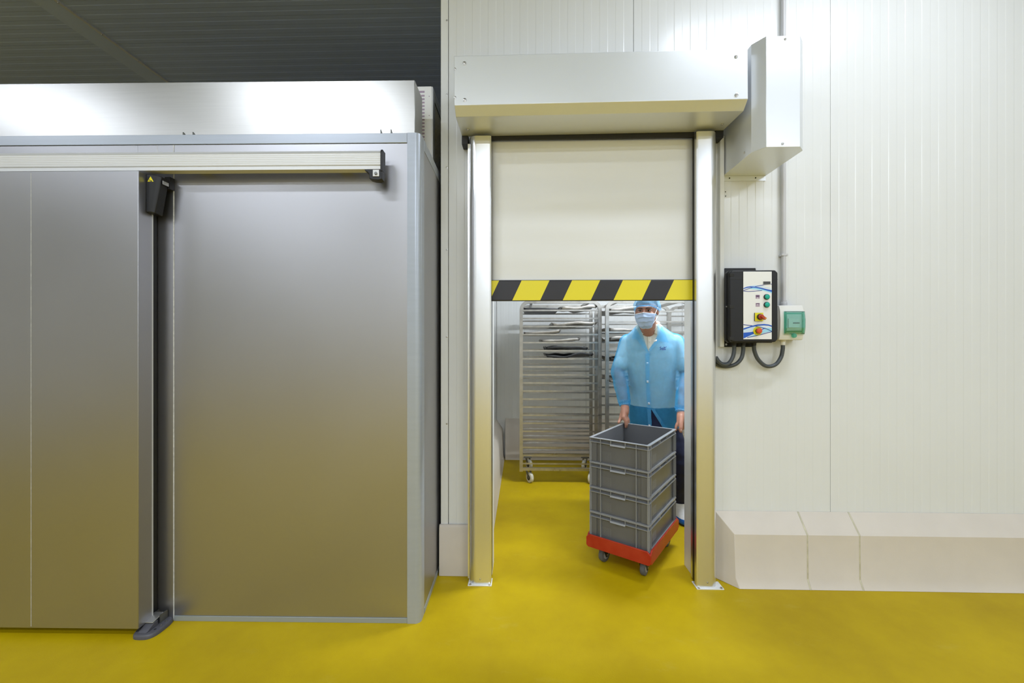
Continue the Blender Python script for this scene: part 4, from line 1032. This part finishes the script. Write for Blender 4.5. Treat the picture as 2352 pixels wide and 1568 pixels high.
HC_ = Vector((0.938, 3.12, 1.694))
HM = Matrix.Rotation(-R(27), 3, 'Z') @ Matrix.Rotation(R(7), 3, 'X')       # face turned to the viewer's left, chin a little down
def hp_(x, y, z): return HC_ + HM @ Vector((x, y, z))
body = MB()
# head
body.ell(hp_(0, 0.012, 0.030), 0.076, 0.094, 0.084, HM)
body.ell(hp_(0, -0.020, -0.040), 0.064, 0.074, 0.075, HM)
body.ell(hp_(0, -0.048, -0.092), 0.036, 0.036, 0.026, HM)
body.ell(hp_(0, -0.070, 0.036), 0.056, 0.022, 0.014, HM)                     # brow
for s_ in (-1, 1):
    body.ell(hp_(s_ * 0.040, -0.062, -0.020), 0.026, 0.026, 0.024, HM)       # cheek
    body.ell(hp_(s_ * 0.031, -0.066, 0.013), 0.017, 0.012, 0.012, HM)        # lid
    body.ell(hp_(s_ * 0.078, 0.015, -0.002), 0.008, 0.018, 0.030, HM @ Matrix.Rotation(s_ * -0.25, 3, 'Z'))
body.limb([(hp_(0, -0.084, 0.018), 0.009), (hp_(0, -0.106, -0.022), 0.013)])  # nose
body.ell(hp_(0, -0.090, -0.058), 0.024, 0.010, 0.010, HM)                    # lips
# neck, trunk, arms, legs
body.limb([(Vector((1.005, 3.262, 1.52)), 0.068), (Vector((0.975, 3.205, 1.585)), 0.065), (hp_(0, 0.02, -0.05), 0.062)])
body.loft([tring(t_[0], 0, 0) for t_ in TS])
for (S, E_, W_) in ((RS, RE, RW), (LS, LE, LW)):
    body.limb([(S, 0.058), (S.lerp(E_, 0.5), 0.050), (E_, 0.043), (E_.lerp(W_, 0.3), 0.044), (W_, 0.029)])
LEGS = [((0.995, 3.425, 0.86), (0.965, 3.41, 0.48), (0.985, 3.56, 0.085)), ((1.165, 3.40, 0.86), (1.285, 3.345, 0.48), (1.315, 3.465, 0.085))]
for (a_, b_, c_) in LEGS:
    a_, b_, c_ = Vector(a_), Vector(b_), Vector(c_)
    body.limb([(a_, 0.088), (a_.lerp(b_, 0.6), 0.068), (b_, 0.052), (b_.lerp(c_, 0.3), 0.055), (c_, 0.036)])
    body.limb([(c_ + Vector((0.005, 0.03, -0.05)), 0.034), (c_ + Vector((-0.02, -0.10, -0.052)), 0.030), (c_ + Vector((-0.03, -0.15, -0.058)), 0.024)])
# hands
def hand(mb, W_, K, side, across, fing, thumb):
    """palm from wrist to knuckles; fing = four chains, thumb chain"""
    mb.limb([(W_, 0.031), (W_.lerp(K, 0.30), 0.033), (W_.lerp(K, 0.6), 0.031)])
    for q in (-1.4, -0.45, 0.45, 1.4):
        mb.limb([(W_.lerp(K, 0.30) + across * 0.012 * q, 0.021), (K + across * 0.0205 * q, 0.0160)], 12)
    for ch in fing: mb.limb(ch, 12)
    mb.limb(thumb, 12)
dn = Vector((0.599, 0.80, 0)); nn = Vector((0.80, -0.60, 0))               # along the long rim / into the crate
rimR = Vector((0.789, 3.187, 0.84))                                        # on the left long rim near the rear corner
K = rimR + Vector((0, 0, 0.047)) + nn * 0.004
fing = []
for q, (ln, r_) in zip((-1.4, -0.45, 0.45, 1.4), ((0.072, .0088), (0.076, .0092), (0.073, .0088), (0.060, .0078))):
    b0 = K + dn * 0.0205 * q
    # index towards the viewer; fingers hook over the rim and down inside
    fing.append([(b0, 0.0145), (b0 + nn * 0.016 + Up * -0.024, r_ + .0025), (b0 + nn * 0.0185 + Up * -(ln * 0.78), r_ + .0012), (b0 + nn * 0.0155 + Up * -ln, r_ - .0012)])
thumb = [(RW.lerp(K, 0.35) - nn * 0.014 - dn * 0.006, 0.015), (K - nn * 0.026 - dn * 0.020 + Up * -0.012, 0.0150), (K - nn * 0.026 - dn * 0.044 + Up * -0.028, 0.0125), (K - nn * 0.0245 - dn * 0.062 + Up * -0.036, 0.0105)]
hand(body, RW, K, -1, dn, fing, thumb)
sx_ = Vector((0.73, -0.68, 0))                                             # along the rear short rim, pointing to the right corner
rimL = Vector((1.128, 3.004, 0.84))
K2 = Vector((1.171, 3.034, 0.880))
ac = Vector((0.96, 0.28, 0)).normalized()
fing = []
b0 = K2 - ac * 0.0285
fing.append([(b0, 0.0150), (Vector((1.128, 3.020, 0.862)), 0.0118), (Vector((1.119, 3.014, 0.842)), 0.0104), (Vector((1.116, 3.010, 0.824)), 0.0088)])
for q, (ln, r_) in zip((-0.45, 0.45, 1.4), ((0.072, .0098), (0.070, .0095), (0.060, .0086))):
    b0 = K2 + ac * 0.0205 * q
    fing.append([(b0, 0.0152), (b0 + Vector((0.002, 0.004, -0.030)), r_ + .002), (b0 + Vector((0.0, 0.016, -ln * 0.8)), r_ + .001), (b0 + Vector((-0.004, 0.032, -ln * 0.85)), r_ - .0008)])
thumb = [(LW.lerp(K2, 0.40) + Vector((-0.010, -0.018, 0)), 0.020), (Vector((1.149, 3.003, 0.874)), 0.0172), (Vector((1.142, 2.984, 0.846)), 0.0142), (Vector((1.139, 2.977, 0.824)), 0.0118)]
hand(body, LW, K2, 1, ac, fing, thumb)
bo = skin_obj('body', remesh(body, 0.0045, 3), 'skin')
# thumb nail on the near hand
tn = Vector((1.1385, 2.9675, 0.830))
MB().ell(tn, 0.0072, 0.0026, 0.0092, Matrix.Rotation(0.2, 3, 'Z') @ Matrix.Rotation(0.25, 3, 'X'), 12, 8).build('thumb_nail', 'skin_nail', wk, smooth=True)
# face details
for s_ in (-1, 1):
    e = MB().ell(hp_(s_ * 0.031, -0.0715, 0.0125), 0.0135, 0.0085, 0.0050, HM, 16, 10).build('eye', 'eye_white', wk, smooth=True)
    MB().ell(hp_(s_ * 0.031 - 0.001, -0.0785, 0.0128), 0.0058, 0.003, 0.0048, HM, 14, 8).build('iris', 'iris_brown', e, smooth=True)
    for (dz, th) in ((0.0058, 0.0032), (-0.0056, 0.0020)):
        P = [hp_(s_ * 0.031 + 0.0155 * q, -0.0765 + 0.006 * q * q, 0.0125 + dz * (1 - 0.75 * q * q)) for q in (-1, -.6, -.2, .2, .6, 1)]
        MB().tube(P, th, 8).build('eyelid', 'skin' if dz < 0 else 'hair_dark', wk, smooth=True)
    P = [hp_(s_ * (0.012 + 0.042 * q), -0.0915 + 0.013 * q * q, 0.0290 + 0.0050 * math.sin(PI * (q * 0.9 + 0.1))) for q in (0, .2, .4, .6, .8, 1)]
    MB().tube(P, lambda i: 0.0046 - 0.0005 * i, 8).build('eyebrow', 'hair_dark', wk, smooth=True)
# hair under the net
def cut_shell(rx, ry, rz, cy, cz, cond, amp=0.0, sc=20, nu=56, nv=28):
    mb = MB(); mb.ell((0, 0, 0), rx, ry, rz, None, nu, nv)
    keep = []; vs = []
    for v in mb.v:
        w = Vector((v.x, v.y + cy, v.z + cz))
        if amp: w += v.normalized() * amp * noise.noise((w.x * sc + 3, w.y * sc, w.z * sc))
        vs.append(w)
    fs = [f for f in mb.f if all(cond(vs[i]) for i in f)]
    o = MB(); o.v = [HC_ + HM @ v for v in vs]; o.f = fs
    return o
def prune(o):
    used = sorted({i for f in o.f for i in f}); mp2 = {a_: b_ for b_, a_ in enumerate(used)}
    o.v = [o.v[i] for i in used]; o.f = [tuple(mp2[i] for i in f) for f in o.f]; return o
hair = prune(cut_shell(0.0805, 0.0985, 0.0885, 0.012, 0.030, lambda w: w.z > 0.068 - 0.42 * max(0, w.y + 0.055), 0.003, 40))
hair.build('hair', 'hair_dark', wk, smooth=True, thick=0.002)
cap = prune(cut_shell(0.099, 0.118, 0.094, 0.020, 0.036, lambda w: w.z > 0.046 - 0.42 * max(0, w.y + 0.085), 0.015, 26))
co_ = cap.build('hairnet', 'cap_blue', wk, smooth=True, angle=80)
P = []
for k in range(61):
    a_ = 2 * PI * k / 60; x_, y_ = 0.0865 * math.sin(a_), 0.012 - 0.108 * math.cos(a_)
    z_ = 0.050 - 0.42 * max(0, y_ + 0.085)
    if y_ < -0.05: z_ += 0.0
    P.append(hp_(x_, y_, z_ + 0.0022 * math.sin(k * 2.6)))
MB().tube(P, 0.0042, 8).build('elastic_band', 'coat_seam', co_, smooth=True)
# face mask with pleats, nose ridge and ear loops
P = []
for j in range(25):
    v = j / 24.0
    row = []
    for i in range(25):
        u = -1 + 2 * i / 24.0; a_ = u * R(64)
        ztop = -0.006 + 0.008 * (1 - abs(u)) ** 2
        wd = 0.073 - 0.030 * v ** 2
        x_ = wd * math.sin(a_) / math.sin(R(64))
        dpt = 0.070 + 0.046 * math.cos(a_ * 1.3) * (1 - 0.32 * (v - 0.35) ** 2 * 4) - 0.014 * v
        if v > 0.85: dpt -= (v - 0.85) * 0.16
        nz_ = 0.007 * math.exp(-(u / 0.16) ** 2) * (1 - v)
        pl_ = 0.0085 * (((v * 3.6 + 0.12 * u) % 1.0) ** 2) * (1 - u * u)
        cr2 = 0.0022 * noise.noise((u * 3.1, v * 7, 2.0))
        z_ = ztop - 0.122 * v * (1 - 0.20 * u * u) - 0.006 * u * u
        row.append(hp_(x_, -(dpt + nz_ + pl_ + cr2), z_))
    P.append(row)
mk = MB().grid(P).build('face_mask', 'mask_blue', wk, smooth=True, angle=50, thick=0.0014)
edge = [P[0][i] for i in range(25)]; MB().tube(edge, 0.0016, 6).build('mask_edge', 'mask_white', mk, smooth=True)
edge = [P[24][i] for i in range(25)]; MB().tube(edge, 0.0018, 6).build('mask_edge', 'mask_white', mk, smooth=True)
for s_, ii in ((-1, 0), (1, 24)):
    MB().tube(spline([P[1][ii], hp_(s_ * 0.079, -0.035, 0.012), hp_(s_ * 0.082, 0.012, 0.030), hp_(s_ * 0.083, 0.030, 0.0)], 24), 0.0018, 6).build('ear_loop', 'mask_white', mk, smooth=True)
    MB().tube(spline([P[18][ii], hp_(s_ * 0.074, -0.035, -0.055), hp_(s_ * 0.080, 0.005, -0.034), hp_(s_ * 0.083, 0.030, 0.0)], 24), 0.0018, 6).build('ear_loop', 'mask_white', mk, smooth=True)
# polo shirt under the coat
def vcut(zv, zt, w, a0=0.0, zlow=None):
    def f(bm):
        dead = []
        for fc in bm.faces:
            c = fc.calc_center_median(); cc_, wx_, dx_ = tsec(min(c.z, 1.61)); rel = c - cc_
            a_ = rel.dot(Ld) - a0; fr_ = rel.dot(Fd)
            if c.z > zv and fr_ > 0.0 and abs(a_) < w * min(1.25, (c.z - zv) / (zt - zv)): dead.append(fc)
            elif c.z > 1.603: dead.append(fc)
            elif zlow is not None and c.z < zlow: dead.append(fc)
        bmesh.ops.delete(bm, geom=dead, context='FACES')
    return f
polo = MB(); polo.loft([tring(z, 0.010, 0.010) for z in (0.925, 0.99, 1.05, 1.15, 1.25, 1.35, 1.42, 1.48, 1.53, 1.575, 1.61)])
for (S, E_) in ((RS, RE), (LS, LE)): polo.limb([(S, 0.062), (S.lerp(E_, 0.45), 0.060), (S.lerp(E_, 0.72), 0.062)])
po = skin_obj('polo_shirt', remesh(polo, 0.008, 3, vcut(1.500, 1.60, 0.056, -0.004)), 'polo_cream')
def sheet(fn, pts, name, m, par, thick=0.0015, n=8):
    """draped quad: four (a,z) corners interpolated and laid on the torso front"""
    P = []
    for j in range(n + 1):
        v = j / n; row = []
        for i in range(n + 1):
            u = i / n
            a_ = (pts[0][0] * (1 - u) + pts[1][0] * u) * (1 - v) + (pts[3][0] * (1 - u) + pts[2][0] * u) * v
            z_ = (pts[0][1] * (1 - u) + pts[1][1] * u) * (1 - v) + (pts[3][1] * (1 - u) + pts[2][1] * u) * v
            row.append(fn(a_, z_))
        P.append(row)
    return MB().grid(P).build(name, m, par, smooth=True, angle=60, thick=thick)
nc = Vector((0.990, 3.238, 1.605))
P = []
for j in range(4):
    row = []
    for k in range(25):
        a_ = R(-148 + 296 * k / 24.0); rr_ = 0.0735 + 0.003 * j; d_ = -Fd * math.cos(a_) + Ld * math.sin(a_)
        row.append(nc + d_ * rr_ + Up * (-0.030 + 0.014 * j + 0.022 * math.cos(a_)) + Fd * (0.012))
    P.append(row)
MB().grid(P).build('polo_collar', 'polo_cream', po, smooth=True, angle=70, thick=0.002)
for s_ in (-1, 1):
    sheet(lambda a_, z_: front(a_, z_, 0.021, 0.02), [(s_ * 0.060, 1.605), (s_ * 0.074, 1.590), (s_ * 0.066, 1.510), (s_ * 0.036, 1.535)], 'collar_flap', 'polo_cream', po, 0.002)
sheet(lambda a_, z_: front(a_, z_, 0.0145, 0.02), [(-0.014, 1.508), (0.010, 1.508), (0.012, 1.37), (-0.012, 1.37)], 'polo_placket', 'polo_cream', po, 0.002)
MB().ell(front(0.0, 1.470, 0.017), 0.004, 0.004, 0.004, None, 10, 6).build('polo_button', 'label_white', po, smooth=True)
# trousers
tro = MB(); tro.loft([tring(z, 0.014, 0.014) for z in (0.74, 0.80, 0.86, 0.95)])
for (a_, b_, c_) in LEGS:
    a_, b_, c_ = Vector(a_), Vector(b_), Vector(c_)
    tro.limb([(a_, 0.102), (a_.lerp(b_, 0.6), 0.086), (b_, 0.074), (b_.lerp(c_, 0.4), 0.072), (c_ + Vector((0, 0, 0.05)), 0.064)])
def crease(bm):
    for v in bm.verts: v.co += v.normal * 0.007 * noise.noise((v.co.x * 9, v.co.y * 9, v.co.z * 22))
skin_obj('trousers', remesh(tro, 0.009, 3, crease), 'trouser_navy')
# shoes in two-tone covers
for (a_, b_, c_) in LEGS:
    c_ = Vector(c_); c_.z = 0
    sl_ = lambda z0_, z1_, gx: [[c_ + Vector((-0.012, -0.045, z)) + Vector((math.cos(t_) * (0.054 + gx), math.sin(t_) * (0.150 + gx), 0)) for t_ in [2 * PI * q / 28 for q in range(28)]] for z in (z0_, z1_)]
    so_ = MB().loft(sl_(0.0, 0.016, 0.0)).build('shoe_sole', 'shoe_black', wk, smooth=True)
    def up_ring(z, rx, ry, dy, n=32):
        return [c_ + Vector((-0.012 + math.cos(t_) * rx * (1 + 0.03 * math.sin(9 * t_ + z * 60)), -0.045 + dy + math.sin(t_) * ry * (1 + 0.02 * math.sin(11 * t_)), z)) for t_ in [2 * PI * q / n for q in range(n)]]
    MB().loft([up_ring(0.0165, 0.060, 0.156, 0), up_ring(0.035, 0.062, 0.156, 0), up_ring(0.052, 0.060, 0.148, 0.004)]).build('blue_shoe_cover', 'cover_blue', wk, smooth=True)
    MB().loft([up_ring(0.0522, 0.0595, 0.147, 0.004), up_ring(0.075, 0.057, 0.125, 0.018), up_ring(0.10, 0.058, 0.090, 0.040), up_ring(0.135, 0.062, 0.075, 0.046)]).build('white_shoe_cover', 'cover_white', wk, smooth=True)
# the sheer coat
coat = MB()
coat.loft([tring(z, gx, gy) for (z, gx, gy) in ((0.765, 0.060, 0.055), (0.86, 0.052, 0.050), (0.95, 0.046, 0.044), (1.05, 0.042, 0.038), (1.15, 0.038, 0.034), (1.25, 0.034, 0.030), (1.35, 0.030, 0.026), (1.42, 0.028, 0.024), (1.48, 0.020, 0.022), (1.53, 0.018, 0.022), (1.575, 0.016, 0.020), (1.615, 0.014, 0.016))])
for (S, E_, W_) in ((RS, RE, RW), (LS, LE, LW)):
    coat.limb([(S, 0.074), (S.lerp(E_, 0.5), 0.071), (E_, 0.065), (E_.lerp(W_, 0.35), 0.063), (E_.lerp(W_, 0.72), 0.054), (E_.lerp(W_, 0.93), 0.044)])
def coat_fn(bm):
    vcut(1.395, 1.60, 0.108, -0.006, 0.785)(bm)
    dead = []
    for fc in bm.faces:
        c = fc.calc_center_median(); cc_, wx_, dx_ = tsec(c.z); rel = c - cc_; a_ = rel.dot(Ld)
        if c.z < 0.935 and rel.dot(Fd) > 0.03 and -0.004 < a_ < 0.004 + 0.085 * (0.935 - c.z) / 0.15: dead.append(fc)
    bmesh.ops.delete(bm, geom=dead, context='FACES')
    for v in bm.verts:
        c = v.co; k1 = noise.noise((c.x * 7, c.y * 7, c.z * 5)); k2 = noise.noise((c.x * 24 + 5, c.y * 24, c.z * 13)); k3 = abs(noise.noise((c.x * 15, c.y * 15 + 4, c.z * 6)))
        arm = min((c - RE).length, (c - LE).length, (c - RE.lerp(RW, .8)).length, (c - LE.lerp(LW, .8)).length) < 0.14
        v.co += v.normal * (0.006 * k1 + (0.006 if arm else 0.003) * k2 - (0.010 if arm else 0.006) * (0.3 - k3))
ct = skin_obj('disposable_coat', remesh(coat, 0.007, 4, coat_fn), 'coat_blue')
cf = lambda a_, z_: front(a_, z_, 0.046, 0.03)
# elastic cuffs
for (E_, W_) in ((RE, RW), (LE, LW)):
    d_ = (W_ - E_).normalized(); u_ = d_.orthogonal().normalized(); w_ = d_.cross(u_); c0 = E_.lerp(W_, 0.945)
    rings = []
    for (hh, rr_) in ((-0.020, 0.050), (-0.012, 0.046), (-0.004, 0.039), (0.004, 0.037), (0.010, 0.041), (0.014, 0.042)):
        rings.append([c0 + d_ * hh + (u_ * math.cos(2 * PI * q / 40) + w_ * math.sin(2 * PI * q / 40)) * (rr_ + 0.0028 * math.sin(q * 2.2) + 0.002 * math.sin(q * 3.7)) for q in range(40)])
    MB().loft(rings, caps=False).build('elastic_cuff', 'coat_seam', ct, smooth=True, angle=80)
# placket band with press studs, lapels and hem band
def zz_(z): return 0.050 if z < 0.95 else 0.044
sheet(lambda a_, z_: front(a_, z_, 0.0465 if z_ < 1.3 else 0.036), [(-0.030, 1.38), (0.000, 1.38), (-0.004, 0.94), (-0.032, 0.94)], 'placket_band', 'coat_seam', ct, 0, 14)
sheet(lambda a_, z_: front(a_, z_, 0.058), [(-0.032, 0.94), (-0.004, 0.94), (-0.004, 0.787), (-0.030, 0.787)], 'placket_band', 'coat_seam', ct, 0, 8)
for z_ in (1.30, 1.16, 0.985): sheet(lambda a_, z2: front(a_, z2, 0.0485 if z2 < 1.25 else 0.040), [(-0.024, z_ + .010), (-0.010, z_ + .010), (-0.010, z_ - .010), (-0.024, z_ - .010)], 'press_stud', 'print_pale', ct, 0.0006, 2)
sheet(lambda a_, z_: front(a_, z_, 0.058), [(-0.026, 0.815), (-0.012, 0.815), (-0.012, 0.797), (-0.026, 0.797)], 'press_stud', 'label_white', ct, 0.0006, 2)
P = []
for j in range(13):
    z_ = 0.945 - 0.158 * j / 12.0; a_ = 0.002 + 0.085 * max(0, 0.935 - z_) / 0.15
    P.append([front(a_ + q, z_, 0.052 if z_ > .9 else 0.055) for q in (-0.002, 0.010, 0.024)])
MB().grid(P).build('front_edge', 'coat_seam', ct, smooth=True, angle=60)
LPL = [[(-0.072, 1.605), (-0.100, 1.585), (-0.135, 1.488), (-0.094, 1.486)], [(-0.072, 1.60), (-0.098, 1.492), (-0.018, 1.385), (-0.012, 1.405)]]
LPR = [[(0.068, 1.605), (0.096, 1.585), (0.134, 1.462), (0.052, 1.474)], [(0.054, 1.492), (0.070, 1.466), (0.002, 1.395), (-0.006, 1.41)]]
for q in LPL + LPR: sheet(lambda a_, z_: front(a_, z_, 0.042, 0.028), q, 'lapel', 'coat_seam', ct, 0, 8)
sheet(lambda a_, z_: front(a_, z_, 0.045, 0.028), [(0.034, 1.478), (0.054, 1.486), (0.054, 1.474), (0.034, 1.466)], 'press_stud', 'label_white', ct, 0.0006, 2)
# dark blue chest logo showing through the coat
lc = front(0.100, 1.418, 0.038, 0.03)
lg = MB()
def stroke(pts, w=0.0036):
    for (a_, b_) in zip(pts[:-1], pts[1:]):
        p0 = lc + Ld * a_[0] + Up * a_[1]; p1 = lc + Ld * b_[0] + Up * b_[1]
        d_ = (p1 - p0); lg.obox((p0 + p1) / 2, d_ / 2, Up.cross(d_).cross(d_).normalized() * w * 0.5 if d_.length else Up * w * .5, Fd * 0.0004)
stroke([(-0.017, 0.012), (-0.024, 0.008), (-0.022, 0.002), (-0.016, -0.003), (-0.020, -0.009), (-0.026, -0.009)])
stroke([(-0.014, 0.004), (-0.010, -0.003), (-0.006, 0.004), (-0.002, -0.003), (0.002, 0.006)])
stroke([(0.002, 0.010), (0.006, 0.012), (0.008, 0.004), (0.004, -0.002), (0.010, 0.002), (0.015, 0.004), (0.019, 0.016)])
stroke([(-0.013, -0.010), (0.002, -0.009), (0.017, -0.0085)], 0.0052)
lg.build('chest_logo', 'print_navy', po)
